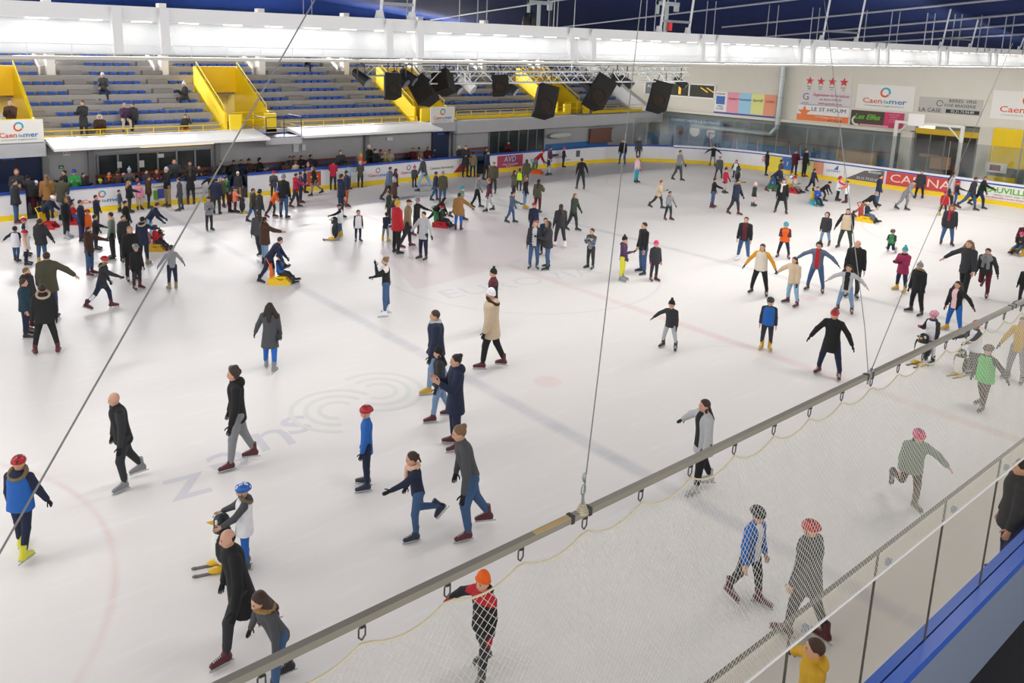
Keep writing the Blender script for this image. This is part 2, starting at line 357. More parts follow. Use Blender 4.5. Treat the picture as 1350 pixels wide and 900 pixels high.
# exit sign
signboard('exit_sign', 'small green emergency sign on grey wall beside blue door', 'sign', (7.5, WV-.02, 1.45), (1, 0, 0), .22, .16, mat('exit_green', '#1f8a4c', .5), [('r', 0, -.02, .1, .05, white)])
signboard('wall_notice', 'small red and white picture notice high on the grey wall, left', 'sign', (7.75, WV-.02, 2.05), (1, 0, 0), .28, .22, white, [('t', 'X', -.07, .0, .16, mat('red', '#c4262e', .5)), ('t', 'X', .07, .0, .16, mat('red'))])
# --- canopies (sloping bright shelf)
def canopy(u0, u1):
    mb = MB(); mb.prism([(u0, 35.5, 2.38), (u0, 35.5, 2.5), (u0, 37.45, 2.76), (u0, 37.45, 2.6)], (1, 0, 0), u1-u0)
    return mb
CM = mat('canopy_sheet', '#f0f0ee', .5)
for k, (a, b) in enumerate(((6.9, 16.6), (18.45, 27.2))):
    o = canopy(a, b).build('canopy', CM); setp(o, ['sloping white canopy shelf left of the blue railed balcony', 'sloping white canopy shelf right of the blue railed balcony'][k], 'canopy')
    mb = MB(); [mb.bb((u-.01, 35.5, 2.49), (u+.01, 35.52, 2.5)) for u in np.arange(a+1, b, 2.1)]; mb.build('seam', dgrey, o)
o = thing('strip_light', 'long yellow tube lamp fixed below the left canopy', 'lamp', (12.3, 36.2, 2.32)); MB().bb((-1.7, -.08, -.05), (1.7, .08, .05)).build('diffuser', mat('lamp_y', '#ffe9b0', .5, emis='#ffd98a', estr=1.2), o); MB().bb((-1.75, -.1, .05), (1.75, .1, .09)).build('housing', white, o)
mb = MB(); mb.bb((28.9, 36.3, 2.05), (48.4, 36.9, 2.8)); mb.bb((28.9, 36.91, 2.62), (48.4, 38.12, 2.79)); mb.bb((-6, 36.4, 2.1), (6.75, 36.9, 2.75)); mb.bb((27.2, 36.5, 2.2), (28.9, 37.4, 2.72)); struct('trim_2', mb, greyw)
# balcony with railing
b = thing('balcony', 'small grey balcony with blue railings between the two canopies', 'balcony', (17.5, 36.4, 2.1))
MB().bb((-.98, -.6, 0), (.98, 1.1, .34)).build('slab', greyw, b)
mb = MB(); rb = mat('navy_rail', '#27306b', .4)
for x in (-.95, 0, .95): mb.tube((x, -.58, .34), (x, -.58, 1.35), .022)
for z in (1.35, .85): mb.tube((-.95, -.58, z), (.95, -.58, z), .02); mb.tube((.95, -.58, z), (.95, 1.0, z), .02); mb.tube((-.95, -.58, z), (-.95, 1.0, z), .02)
mb.build('railing', rb, b); MB().bb((-.93, -.55, .34), (.93, 1.0, .37)).build('deck_edge', rb, b)
# --- stands
ROWP, ROWH, V0, Z0 = .85, .442, 38.5, 2.55
NR = 14
VOM = [5.5, 16.6, 28.3, 40.2]; VW = 1.15; VROWS = 5
COLS = [2.9+5.7*k for k in range(-2, 8)]
AIS = []
for k in range(-1, 5):
    AIS += [(9.0+11.4*k, 10.05+11.4*k), (13.1+11.4*k, 14.15+11.4*k)]
terr = mat('terrace_concrete', '#a19d98', .85, noise=.1, nscale=2.5, bump=.2)
mb = MB()
def solid(r, a, b):
    v = V0+r*ROWP; z = Z0+r*ROWH; mb.bb((a, v-.35, 2.3 if r < 3 else z-.6), (b, v+ROWP-.35+.02, z))
mb.bb((-16, 37.4, 2.35), (48.4, 38.3, 2.5))
for r in range(NR):
    if r < VROWS:
        e = -16
        for c in VOM: solid(r, e, c-VW); e = c+VW
        solid(r, e, 48.4)
    else: solid(r, -16, 48.4)
ster = struct('floor', mb, terr)
# aisle half steps
mb = MB()
for (a, b_) in AIS:
    for r in range(2, NR-1):
        v = V0+r*ROWP-.35; z = Z0+r*ROWH; mb.bb((a, v+ROWP-.4, z), (b_, v+ROWP+.02, z+ROWH/2))
for c in VOM:
    for r in range(0, 3):
        v = V0+r*ROWP-.35; z = Z0+r*ROWH; mb.bb((c+VW+.02, v+ROWP-.4, z), (c+VW+.9, v+ROWP+.02, z+ROWH/2))
struct('trim_3', mb, mat('step_concrete', '#8d8a87', .85, noise=.08, nscale=3))
mb = MB()
for c in COLS: mb.bb((c-.2, V0+6*ROWP+.1, 4.9), (c+.2, V0+6*ROWP+.6, 9.0))
struct('trim_4', mb, white)
mb = MB()   # pale raking parapet walls beside the columns
for c in COLS:
    mb.prism([(c-.55, V0+6*ROWP+.3, Z0+6*ROWH+.5), (c-.55, V0+9.2*ROWP, Z0+9*ROWH+.6), (c-.55, V0+9.2*ROWP, Z0+9*ROWH-.3), (c-.55, V0+6*ROWP+.3, Z0+6*ROWH-.3)], (1, 0, 0), .08)
struct('trim_5', mb, white)
mb = MB(); mb.bb((-16, 50.6, 2), (48.4, 50.9, 8.6)); struct('wall_back', mb, mat('pale_back_wall', '#dcdcda', .8))
mb = MB(); mb.bb((-16, 50.55, 8.6), (48.4, 50.9, 15)); struct('wall_back', mb, mat('roof_blue', '#10214f', .9, noise=.1, nscale=2, spec=.1))
# vomitories
ydark = mat('yellow_soffit', '#f0c40e', .6)
for k, c in enumerate(VOM):
    nm = ['yellow stair entrance at far left of the stands', 'yellow stair entrance above the blue railed balcony', 'yellow stair entrance behind the hanging black speakers', 'yellow stair entrance at the right end of the stands'][k]
    t = thing('stand_entrance', nm, 'stair entrance', (c, V0-.35, Z0))
    vb = VROWS*ROWP; zt = VROWS*ROWH
    for s in (-1, 1):
        MB().prism([(s*VW-.06, 0, 0), (s*VW-.06, vb, 0), (s*VW-.06, vb, zt+.95), (s*VW-.06, vb-.35, zt+.95), (s*VW-.06, .25, 1.05), (s*VW-.06, 0, 1.0)], (1, 0, 0), .12).build('side_wall', yellow, t)
        mb = MB(); mb.tube((s*VW, .2, 1.3), (s*VW, vb-.3, zt+1.2), .025); [mb.tube((s*VW, .2+(vb-.5)*q, 1.0+(zt-.1)*q), (s*VW, .2+(vb-.5)*q, 1.3+(zt-.1)*q), .018) for q in (0, .33, .66, 1)]; mb.build('handrail', yellow, t)
    MB().bb((-VW, vb-.2, 1.75), (VW, vb, zt+.95)).build('header', ydark, t)
    mb = MB(); mb.bb((-VW, vb+1.2, 0), (VW, vb+1.3, 1.9)); mb.bb((-VW-.1, vb-.05, 0), (-VW, vb+1.2, 1.9)); mb.bb((VW, vb-.05, 0), (VW+.1, vb+1.2, 1.9)); mb.build('passage_wall', mat('pale_yellow', '#f3e29a', .6), t)
    MB().bb((-VW, 0, -.02), (VW, vb+1.2, .02)).build('landing', terr, t)
    L = MB().bb((-.5, vb+.3, 1.86), (.5, vb+.6, 1.9)).build('passage_lamp', mat('lamp_w', '#ffffff', .5, emis='#ffeec0', estr=14), t); ld = bpy.data.lights.new('lamp', 'AREA'); ld.size = 1.2; ld.energy = 90; ld.color = (1, .93, .75); lo = bpy.data.objects.new('lamp_light', ld); COL.objects.link(lo); lo.parent = t; lo.location = (0, vb+.35, 1.84); lo.rotation_euler = (-.5, 0, 0)
    MB().bb((-VW-.1, -.75, 0), (-VW+.5, -.6, .95)).build('front_pillar', yellow, t); MB().bb((VW-.5, -.75, 0), (VW+.1, -.6, .95)).build('front_pillar', yellow, t)
    mb = MB()
    for z in (.55, .95): mb.tube((-VW, -.7, z+.1), (VW, -.7, z+.1), .02)
    for x in (-.6, 0, .6): mb.tube((x, -.7, 0), (x, -.7, 1.05), .018)
    mb.build('front_railing', yellow, t)
# front railings along row 0
for k, (a, b_) in enumerate(((6.9, 15.3), (18.3, 27.0), (29.5, 38.8), (41.5, 46.8))):
    t = thing('guard_rail', ['yellow guard rail above the left canopy', 'yellow guard rail above the canopy right of the balcony', 'yellow guard rail above the grey beam behind the speakers', 'yellow guard rail at the far corner of the stands'][k], 'railing', (0, 37.75 if k < 2 else 37.2, 2.5 if k < 2 else 2.79))
    mb = MB()
    for z in (.28, .5): mb.tube((a, 0, z), (b_, 0, z), .024, n=6)
    mb.build('rail', yellow, t)
    for u in np.linspace(a, b_, int((b_-a)/1.15)+1): MB().tube((u, 0, 0), (u, 0, .5), .024, n=6).build('post', yellow, t)
    MB().bb((a, -.03, .0), (b_, .03, .19)).build('toe_board', yellow, t)
# seats
sm = mat('seat_blue', '#2e62c8', .3)
mb = MB()
mb.prism([(-.19, -.17, .0), (-.19, .17, .0), (-.19, .19, .06), (-.19, .16, .045), (-.19, -.14, .035), (-.19, -.18, .045)], (1, 0, 0), .38)
mb.bb((-.16, -.1, -.07), (.16, .12, 0))
seat_me = mesh_np('stadium_seat', mb.v, mb.f, [sm])
SEATS = []
for r in range(0, NR-1):
    v = V0+r*ROWP+.14; z = Z0+r*ROWH+.07+.02
    u = 3.0
    while u < 47.4:
        ok = True
        for c in VOM:
            if r < VROWS+1 and c-VW-.35 < u < c+VW+(.3 if r > 2 else 1.15): ok = False
        if r >= 3:
            for a, b_ in AIS:
                if a-.15 < u < b_+.15: ok = False
        if r >= 6:
            for c in COLS:
                if abs(u-c) < .65: ok = False
        if r > 7 and u > 12: ok = False
        if ok: SEATS.append((u, v, z, r))
        u += .475
def seatkey(s): return (s[0]-0)**2+s[1]**2
SEATS.sort(key=seatkey)
seat0 = []
vis = [s for s in SEATS if (lambda q: -20 < q[0] < 905 and -10 < q[1])(proj(s[:3]))]
for s in vis[:300]:
    o = bpy.data.objects.new('stadium_seat', seat_me); COL.objects.link(o); o.location = s[:3]
    o['label'] = 'blue plastic tip-up seat in the grey concrete stands'; o['category'] = 'seat'; o['group'] = 'blue seats in the stands'
mb2 = MB()
for s in vis[300:]: mb2.add([(a+s[0], b_+s[1], c+s[2]) for a, b_, c in mb.v], mb.f)
if len(vis) > 300:
    o = mb2.build('stadium_seat', sm); setp(o, 'remaining rows of blue seats towards the far end of the stands', 'seat', None, 'stuff')
print('seats', len(vis))
# caen la mer logo sign
org = mat('logo_orange', '#d9552c', .5); cya = mat('logo_cyan', '#3aa6c4', .5); lblu = mat('logo_blue', '#4a7fb5', .5); gtx = mat('grey_text', '#8d9298', .6); signw = mat('sign_white', '#e6e4dd', .6)
def logo_items(w, h, sub=True, back=signw):
    R = h*.19; cy = h*.19; it = [('p', ringpts(0, cy, R*.62, R, PI*.75, PI*1.85), org), ('p', ringpts(R*.1, cy+R*.1, R*.66, R*1.05, -PI*.15, PI*.8), cya)]
    s = h*.30
    it += [('t', 'Caen', -w*.205, -h*.16, s, org, .004, 0, w*.34), ('t', 'la', w*.035, -h*.18, s*.7, cya, .002, 0, w*.08), ('t', 'mer', w*.235, -h*.16, s, lblu, .004, 0, w*.3)]
    if sub: it.append(('t', "communaute d'agglomeration", 0, -h*.35, s*.28, gtx, 0, 0, w*.7))
    return it
signboard('advertising_sign', 'white Caen la mer sign below the yellow entrance, far left', 'sign', (5.75, 36.35, 3.2), (1, 0, 0), 1.9, .95, signw, logo_items(1.9, .95))
signboard('advertising_sign', 'white Caen la mer sign on the stands beside the hanging speakers', 'sign', (28.0, 36.6, 3.15), (1, 0, 0), 1.75, .95, signw, logo_items(1.75, .95))
# --- end wall
EU = 48.0
mb = MB(); mb.bb((EU, 2, 3.0), (EU+.4, 50.6, 9.2)); mb.bb((EU-.25, 19.3, 2.88), (EU+.1, 39, 3.05)); mb.bb((EU, 38.2, 0), (EU+.4, 50.6, 3)); mb.bb((EU, 19.1, -.02), (EU+.3, 19.8, 3.05)); mb.bb((EU-.2, 19.15, 0), (EU+.1, 19.75, 3.0)); mb.bb((EU-.1, 15.3, 0), (EU+.3, 15.95, 3.6)); mb.bb((EU, 2, 3.55), (EU+.4, 19, 3.0))
struct('wall_right', mb, cream)
mb = MB(); mb.bb((EU+.1, 19.75, -.02), (EU+.3, 38.3, 2.95)); mb.bb((EU-.1, 2, -.02), (EU+.2, 15.3, 3.0)); struct('wall_end', mb, mat('recess_grey', '#7f8583', .8, noise=.1, nscale=.8))
mb = MB(); mb.prism([(48, 45.5, 2.5), (48, 37.2, 2.6), (48, 37.2, 3.0), (48, 43.5, 6.5), (48, 46, 6.5)], (-1, 0, 0), .5); struct('trim_6', mb, mat('pale_back_wall'))
R_ = (0, -1, 0)
# upper windows
w = thing('window_3', None, None, (EU-.02, 35.0, 4.0)); w['kind'] = 'structure'
MB().bb((0, -2.9, .05), (.02, 2.9, .9)).build('pane', mat('room_glass', '#4b4b44', .15, noise=.5, nscale=1.5), w)
mb = MB(); [mb.bb((-.05, y-.05, 0), (.03, y+.05, .95)) for y in (-2.95, -.9, 1.0, 2.95)]; mb.bb((-.05, -2.95, -.05), (.03, 2.95, .06)); mb.bb((-.05, -2.95, .88), (.03, 2.95, .97)); mb.build('frame', white, w)
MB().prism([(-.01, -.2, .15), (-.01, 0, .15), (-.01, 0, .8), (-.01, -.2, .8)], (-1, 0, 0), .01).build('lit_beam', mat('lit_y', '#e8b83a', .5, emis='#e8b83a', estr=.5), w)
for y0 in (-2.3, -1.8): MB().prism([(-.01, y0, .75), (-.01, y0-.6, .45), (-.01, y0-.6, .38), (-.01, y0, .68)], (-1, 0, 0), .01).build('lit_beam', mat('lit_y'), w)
signboard('window_notice', 'grey board filling the left pane of the upper wall window', 'sign', (EU-.08, 37.0, 4.45), R_, 1.7, .85, mat('board_grey', '#6b6d6e', .6), [('t', 'AL', -.55, .15, .3, white), ('t', 'BOIS', .3, -.2, .3, white)])
colr = {n: mat('ad_'+n, h, .6) for n, h in dict(pink='#e59aa8', sky='#9cc9e2', yel='#dfe08c', sal='#e79a78', navy='#4a4fa0', dk='#2f2f33', red='#cf3b33', orange='#e5793a', green='#6fb23c', white='#e6e4e0', lil='#d8d2d8', gry='#bdb9b2', mag='#c63a63', lb='#3c6cb0', gold='#e3cf3c', dgr='#62605f', cream='#dcd6c8', brown='#4a3f30').items()}
signboard('advertising_sign', 'wide sign with pink, blue, yellow and salmon panels on wall', 'sign', (EU-.03, 29.75, 3.75), R_, 4.5, 1.55, colr['white'], [('r', -.85, .1, .9, 1.35, colr['pink']), ('r', .05, .1, .9, 1.35, colr['sky']), ('r', .95, .1, .9, 1.35, colr['yel']), ('r', 1.82, .1, .84, 1.35, colr['sal']), ('r', 0, -.68, 4.5, .18, colr['navy']), ('r', -1.8, .2, .65, .55, colr['lb']), ('t', 'PATINOIRE', -1.8, .62, .13, colr['dk']), ('t', 'CAEN\nLA MER', -1.8, -.3, .17, colr['navy']), ('t', 'Atelier', -.85, .35, .25, colr['mag']), ('t', 'Aquatique', .05, .35, .22, colr['lb']), ('t', 'Sportif', .95, .35, .25, colr['dgr']), ('t', 'Loisir', 1.82, .35, .25, colr['red'])])
it = []
for i in range(4):
    it += [('p', star(-1.05+.7*i, .14, .27), colr['red']), ('t', ['RADIO', 'MUSIC', 'RADIO', 'RADIO'][i], -1.05+.7*i, -.2, .1, colr['dk']), ('t', '100.8', -1.05+.7*i, -.34, .09, colr['dk'])]
signboard('advertising_sign', 'white sign with a row of four red stars', 'sign', (EU-.03, 24.4, 5.4), R_, 3.0, .85, mat('sign_pale', '#d9d5cc', .7), it)
signboard('advertising_sign', 'pale lilac sign reading Organisateur de Receptions below the stars', 'sign', (EU-.03, 24.4, 4.5), R_, 3.1, .85, mat('sign_lilac', '#d6cfd2', .7), [('t', 'G', -1.2, .05, .6, colr['dgr']), ('t', 'grandin', -1.2, -.3, .13, colr['dgr']), ('t', 'Organisateur de Receptions', .35, .22, .26, colr['mag'], 0, 0, 2.2), ('t', 'tel. 02.31.73.81.20', .35, -.05, .18, colr['dgr']), ('t', 'www.grandin.com', .35, -.28, .2, colr['mag'])])
signboard('advertising_sign', 'orange and white LE ST HOUM sign with orange flame badge', 'sign', (EU-.03, 24.45, 3.6), R_, 3.2, 1.0, colr['white'], [('r', 0, -.3, 3.2, .38, colr['orange']), ('p', star(-1.15, 0, .45), colr['orange']), ('t', 'LE ST HOUM', .35, .22, .34, colr['dk'], 0, 0, 2.1), ('t', '10 av Champagne 14000 CAEN', .4, -.22, .13, colr['white']), ('t', '02 31 93 63 68', .8, -.4, .14, colr['dk'])])
signboard('advertising_sign', 'black sign with green script and crimson right part', 'sign', (EU-.03, 21.25, 3.53), R_, 2.95, .88, colr['brown'], [('r', .95, 0, 1.05, .88, colr['mag']), ('t', "Les Elfes", -.55, .08, .42, colr['green'], .01, .3), ('p', ringpts(-1.1, -.15, .2, .3, 1.8, 5.2), colr['cream']), ('t', 'restaurant\ntraiteur\npizzeria\ncocktails', .95, .12, .14, colr['pink']), ('r', -.1, -.38, 1.6, .09, colr['pink'])])
signboard('advertising_sign', 'large white Caen la mer sign above the crimson and green sign', 'sign', (EU-.03, 20.95, 4.8), R_, 3.15, 1.4, signw, logo_items(3.15, 1.4))
signboard('advertising_sign', 'large white Caen la mer sign cut off at right edge', 'sign', (EU-.03, 14.0, 4.8), R_, 3.2, 1.45, signw, logo_items(3.2, 1.45))
signboard('advertising_sign', 'grey sign reading LA CASE bieres vins foie brasserie', 'sign', (EU-.03, 17.55, 4.55), R_, 3.1, .85, colr['gry'], [('t', 'LA CASE', -.95, -.28, .3, colr['dk']), ('p', ringpts(-.5, .12, .14, .17, 0, 5.9), colr['dk']), ('t', 'BIERES  VINS', .6, .28, .24, colr['dk']), ('t', 'FOIE BRASSERIE', .5, .03, .22, colr['dk']), ('r', .65, -.27, 1.6, .2, colr['dk']), ('t', '02.31.73.04.80', .65, -.27, .19, colr['white'])])
# down pipe
t = thing('ventilation_duct', 'grey metal duct running down the cream wall right of the coloured sign', 'duct', (EU-.25, 27.15, 0))
mb = MB(); mb.tube((0, 0, 6.9), (0, 0, 2.4), .17, n=12); mb.tube((0, 0, 2.45), (-.02, .35, 2.02), .17, n=12); mb.tube((-.02, .3, 2.05), (-.02, 6.3, 2.05), .17, n=12); mb.build('pipe', mat('duct_metal', '#b5bcbc', .4, metal=.4), t)
mb = MB(); [mb.tube((0, 0, z), (0, 0, z+.04), .185, n=12) for z in (3.1, 4.4, 5.7)]; mb.build('clip', steel, t)
# hall door
d = thing('door_3', None, None, (EU-.03, 17.5, 0)); d['kind'] = 'structure'
MB().bb((0, -1.6, 0), (.05, 1.6, 3.5)).build('frame', mat('door_frame', '#77776f', .5), d)
MB().bb((-.04, -1.5, .05), (.0, 1.5, 2.95)).build('pane', mat('entrance_glass', '#40382f', .12, noise=.7, nscale=.9), d)
MB().bb((-.06, -1.55, 2.95), (.0, 1.55, 3.25)).build('sign_band', mat('band_y', '#d3ad18', .5), d); MB().bb((-.07, .6, 3.26), (.0, 1.4, 3.42)).build('tube_lamp', mat('lamp_dim', '#f3f0e2', .5, emis='#fff4dd', estr=.6), d)
mb = MB(); [mb.bb((-.06, y-.03, 0), (0, y+.03, 3.0)) for y in (-1.5, -.75, 0, .75, 1.5)]; mb.build('mullion', mat('door_frame'), d)
mb = MB(); mb.bb((-.05, .2, 1.7), (0, 1.2, 1.85)); mb.bb((-.05, -.4, 1.1), (0, .6, 1.8)); mb.build('counter', mat('wood_orange', '#b3854f', .6), d)
MB().bb((-.09, -.2, .9), (0, 1.3, .94)).build('push_bar', steel, d)
# yellow wall right
mb = MB(); mb.bb((EU-.2, 2, 1.6), (EU-.1, 15.28, 3.6)); mb.bb((EU-.2, 14.0, .6), (EU-.1, 15.28, 1.1)); struct('trim_7', mb, mat('yellow_cloth', '#ecc81c', .7, noise=.06, nscale=2))
mb = MB(); mb.bb((EU-.24, 13.9, .6), (EU-.2, 13.96, 3.6)); struct('trim_8', mb, steel)
signboard('wall_notice', 'small white notice with red emblem on the yellow wall', 'sign', (EU-.26, 14.9, 1.55), R_, .95, .5, white, [('r', -.05, 0, .5, .3, mat('ad_mar', '#8d3a4a', .6))])
signboard('map_panel', 'pale blue printed panel at right edge above end boards', 'sign', (EU-.26, 12.6, 1.2), R_, 2.0, 1.1, mat('panel_pale', '#b9c6cf', .5), [('t', 'La patinoire', -.3, .35, .16, colr['dk']), ('t', 'Caen la mer', -.3, .15, .14, colr['dgr'])])
# portal frame between boards and wall
t = thing('support_frame', 'pale tubular portal frame standing before the entrance doors', 'frame', (46.5, 17.9, 0))
wt = mat('pale_steel', '#d6d4cc', .5)
for y in (1.6, -1.65): MB().tube((0, y, 0), (0, y, 3.65), .1, n=10).build('post', wt, t)
MB().box((0, 0, 3.6), (.12, 3.3, .14)).build('crossbar', wt, t)
for s in (1, -1): MB().tube((0, s*1.6, 2.9), (0, s*.95, 3.58), .04, n=6).build('brace', wt, t)
MB().bb((-.08, .2, 3.45), (-.02, 1.0, 4.1)).build('placard', white, t)
# things behind the end glass
for k, (y, a) in enumerate(((27.0, 2.2), (23.9, 2.6), (30.6, 2.0), (20.9, 2.1))):
    t = thing('hockey_goal', ['red and white goal frame behind the end glass below the duct', 'wider red goal frame behind the end glass right of the duct', 'red goal frame stored behind glass left of the duct', 'small red goal frame beside the plywood crate'][k], 'goal', (EU-.9, y, 0))
    mb = MB(); mb.path([(0, -a/2, 0), (0, -a/2, 1.75), (0, a/2, 1.75), (0, a/2, 0)], .03, n=8); mb.build('post', mat('goal_red', '#9c5550', .5), t)
    mb = MB(); mb.path([(.6, -a/2, 0), (0, -a/2, 1.75)], .02); mb.path([(.6, a/2, 0), (0, a/2, 1.75)], .02); mb.tube((.6, -a/2, .02), (.6, a/2, .02), .02); mb.build('rear_bar', white, t)
mb = MB(); mb.bb((EU-.12, 19.8, 0), (EU, 38.2, 1.25)); struct('baseboard_right', mb, mat('blue_panel2', '#4f7fae', .6, noise=.1))
o = MB().bb((EU-2.0, 20.3, 0), (EU-1.5, 22.4, 1.7)).bb((EU-2.05, 20.25, 1.66), (EU-1.45, 22.45, 1.74)).bb((EU-2.03, 20.9, 0), (EU-1.99, 21.0, 1.7)).bb((EU-2.03, 21.9, 0), (EU-1.99, 22.0, 1.7)).build('plywood_crate', mat('plywood', '#b28f63', .7, noise=.1)); setp(o, 'pale plywood crate behind the end glass, right of the duct', 'crate')
signboard('banner', 'blue and white printed banner behind the end glass left of duct', 'banner', (EU-.3, 33.2, 1.75), R_, 4.4, 1.5, mat('banner_blue', '#3d6f93', .6, noise=.3, nscale=3), [('t', 'DEVENEZ FAN DE LA PATINOIRE', 0, .6, .24, white, 0, 0, 4.0), ('p', ringpts(-1.2, -.1, .02, .35, 0, 6.2), colr['dk']), ('p', ringpts(0, -.05, .02, .4, 0, 6.2), white), ('p', ringpts(1.3, -.1, .02, .36, 0, 6.2), colr['lil'])])
for k, (y, c) in enumerate(((36.4, '#7c7f74'), (35.9, '#8e8b78'))):
    pass
# things behind the left glass, corner
o = MB().ell((38.2, 36.9, 1.45), (1.05, .12, .2), n=20).build('surf_board', mat('board_pale', '#cfd3cb', .4)); setp(o, 'pale oval board hung on the dim wall behind the far boards', 'board')
o = MB().box((42.5, 37.2, 1.2), (2.2, .1, .9)).box((42.5, 37.1, 1.7), (2.3, .14, .06)).box((42.5, 37.1, .75), (2.3, .14, .06)).build('stored_panel', mat('stored', '#8c6258', .7, noise=.2)); setp(o, 'reddish framed panel on the wall near the far corner', 'panel')
# --- adverts on the boards
def adl(name, label, ua, ub, m, items, z=.6, h=.72):      # left boards
    return signboard('board_advert', label, 'advertising panel', ((ua+ub)/2, RV-.012, z), (1, 0, 0), ub-ua, h, m, items, th=.01)
def ade(name, label, va, vb, m, items, z=.6, h=.72):
    return signboard('board_advert', label, 'advertising panel', (RU-.03, (va+vb)/2, z), R_, abs(vb-va), h, m, items, th=.01)
def blogo(w, h): return logo_items(w, h, False)
adl('', 'Caen la mer panel on left boards under the dark windows', 7.2, 9.3, boardw, blogo(2.1, .74))
adl('', 'small Calvados panel with green and purple squares, left boards', 10.2, 11.0, colr['white'], [('r', -.15, -.1, .22, .42, colr['green']), ('r', .12, -.05, .4, .42, colr['navy']), ('t', 'Calvados', 0, .26, .16, colr['dk'])])
adl('', 'plain text panel beside the small Calvados panel', 11.6, 13.4, boardw, [('t', 'le conseil', -.3, .05, .16, colr['dk']), ('t', 'general du Calvados', 0, -.18, .14, colr['dgr'])])
adl('', 'red and orange panel on left boards behind the crimson jacket', hit(405, 235, 1, RV)[0], hit(423, 235, 1, RV)[0], mat('ad_hot', '#b5432c', .5), [('p', star(0, .05, .25), colr['gold']), ('r', 0, -.25, .5, .1, colr['orange'])])
adl('', 'first Caen la mer panel on boards, left of pink helmet', 20.6, 22.9, boardw, blogo(1.5, .7))
adl('', 'second Caen la mer panel on boards, directly left of grey jacket', 22.95, 24.4, boardw, blogo(1.3, .7))
adl('', 'white panel with red and yellow triangle beside the gate', 24.6, 28.0, colr['white'], [('p', [(1.7, .36), (1.7, -.36), (.4, -.36), (1.2, .36)], mat('ad_crim', '#b3343c', .5)), ('p', [(1.62, .25), (1.62, -.3), (1.2, -.28), (1.35, .1)], colr['gold']), ('t', 'Calvados Normandie', -.4, -.02, .2, colr['dgr'], 0, 0, 1.6), ('t', 'k', -1.5, .1, .2, colr['red'])])
adl('', 'red AVD panel on the boards near the far gate', 29.9, 31.9, mat('ad_avd', '#b0405a', .5), [('t', 'AVD', 0, .1, .5, colr['navy'], .02, .15), ('t', 'AVD', -.03, .12, .47, colr['lil'], 0, .15), ('t', 'Atelier Volume Design', 0, -.16, .13, colr['white']), ('t', '02.31.84.15.15', 0, -.28, .11, colr['white'])])
adl('', 'white panel with handwriting-like marks beside the pink helmet', 34.2, 37.0, boardw, [('t', 'fenetres', -.9, .02, .3, colr['dgr'], 0, .3), ('t', 'menuiserie', 0, -.22, .16, colr['dgr']), ('r', 1.0, .1, .35, .4, colr['dgr'])])
ade('', 'yellow EDA panel with black phone number on the end boards', 29.5, 25.3, colr['gold'], [('t', 'EDA', -1.35, .12, .5, colr['white'], .03, .2), ('t', 'EDA', -1.33, .1, .46, colr['dk'], 0, .2), ('t', '02.47.28.27.58', .1, -.25, .26, colr['dk'], .005), ('t', 'Nettoyage entretien', .6, .25, .16, colr['dk'], 0, .2), ('t', 'proprete locaux', .7, .06, .15, colr['dk'], 0, .2), ('r', -2.03, .1, .1, .5, colr['orange'])])
ade('', 'small blue and white panel beside the yellow EDA panel', 25.25, 24.55, colr['lb'], [('t', 'f', 0, 0, .4, colr['white'])])
ade('', 'yellow and orange panel right of the two dark figures', 24.0, 22.7, colr['yel'], [('r', .35, 0, .6, .72, colr['sal'])])
ade('', 'white LTIMAT panel with small blue sail', 22.68, 21.5, colr['white'], [('t', 'ULTIMAT', 0, -.05, .2, colr['lb']), ('p', [(0, .05), (.25, .05), (.25, .34)], colr['lb'])])
ade('', 'white panel with dark grey triangle reading Boston, beside the red panel', 21.45, 19.3, colr['white'], [('p', [(-1.0, -.36), (1.05, -.36), (1.05, .36), (0, .22)], colr['dgr']), ('t', 'Boston', .55, .2, .24, colr['white']), ('t', '02.31.79.02.60', .2, -.22, .2, colr['lil']), ('r', .95, -.1, .2, .3, colr['red'])])
ade('', 'large red CARINA panel on the end boards', 19.2, 15.6, mat('ad_car', '#c9473f', .5), [('t', 'CARINA', -.1, 0, .62, mat('ad_carw', '#ecd6cf', .5), 0, 0, 3.0)])
ade('', 'white panel with green DEAUVILLE lettering at the right edge', 15.4, 10.9, colr['white'], [('t', 'DEAUVILLE', -.6, .12, .38, colr['green'], .012, 0, 2.1), ('t', 'rando', 1.0, .12, .3, colr['red'], 0, .3), ('t', 'www.deauville-rando-evasion.com', -.3, -.24, .16, colr['mag'], 0, .1), ('t', 'balades a cheval - plage - foret', -.2, -.1, .12, colr['dgr'])])
# --- the long white lighting tube
TV = 13.0
t = thing('lighting_gantry', 'long white light gantry with curved reflector crossing the hall', 'lighting gantry', (0, TV, 0))
tw = mat('gantry_white', '#fbfbfb', .5); refl = mat('reflector', '#e9ecf0', .35, bump=.3, bscale=25)
MB().bb((-10, -.22, 7.3), (47.6, .12, 7.52)).build('top_beam', tw, t)
mb = MB(); n = 12; pr = []
for i in range(n+1):
    a = PI*.5*i/n; pr.append((.14-.40*(1-math.cos(a)), 7.30-.50*math.sin(a)))
for x0, x1 in [(-10+4.8*i, -10+4.8*(i+1)) for i in range(12)]:
    V = [(x, y, z) for x in (x0, x1-.01) for y, z in pr]; k = n+1; mb.add(V, [(i, i+1, k+i+1, k+i) for i in range(n)])
o = mb.build('reflector', refl, t, smooth=True)
sl = o.modifiers.new('thick', 'SOLIDIFY'); sl.thickness = .02
MB().bb((-10, -.28, 6.70), (47.6, .3, 6.745)).build('walkway_grating', mat('grating', '#ddd9cf', .5), t)
mb = MB()
for u in np.arange(-9.8, 47, .6): mb.tube((u, -.27, 6.74), (u, -.27, 6.93), .006, n=4)
mb.tube((-10, -.27, 6.93), (47.5, -.27, 6.93), .008, n=4); mb.build('walkway_rail', tw, t)
bk = []
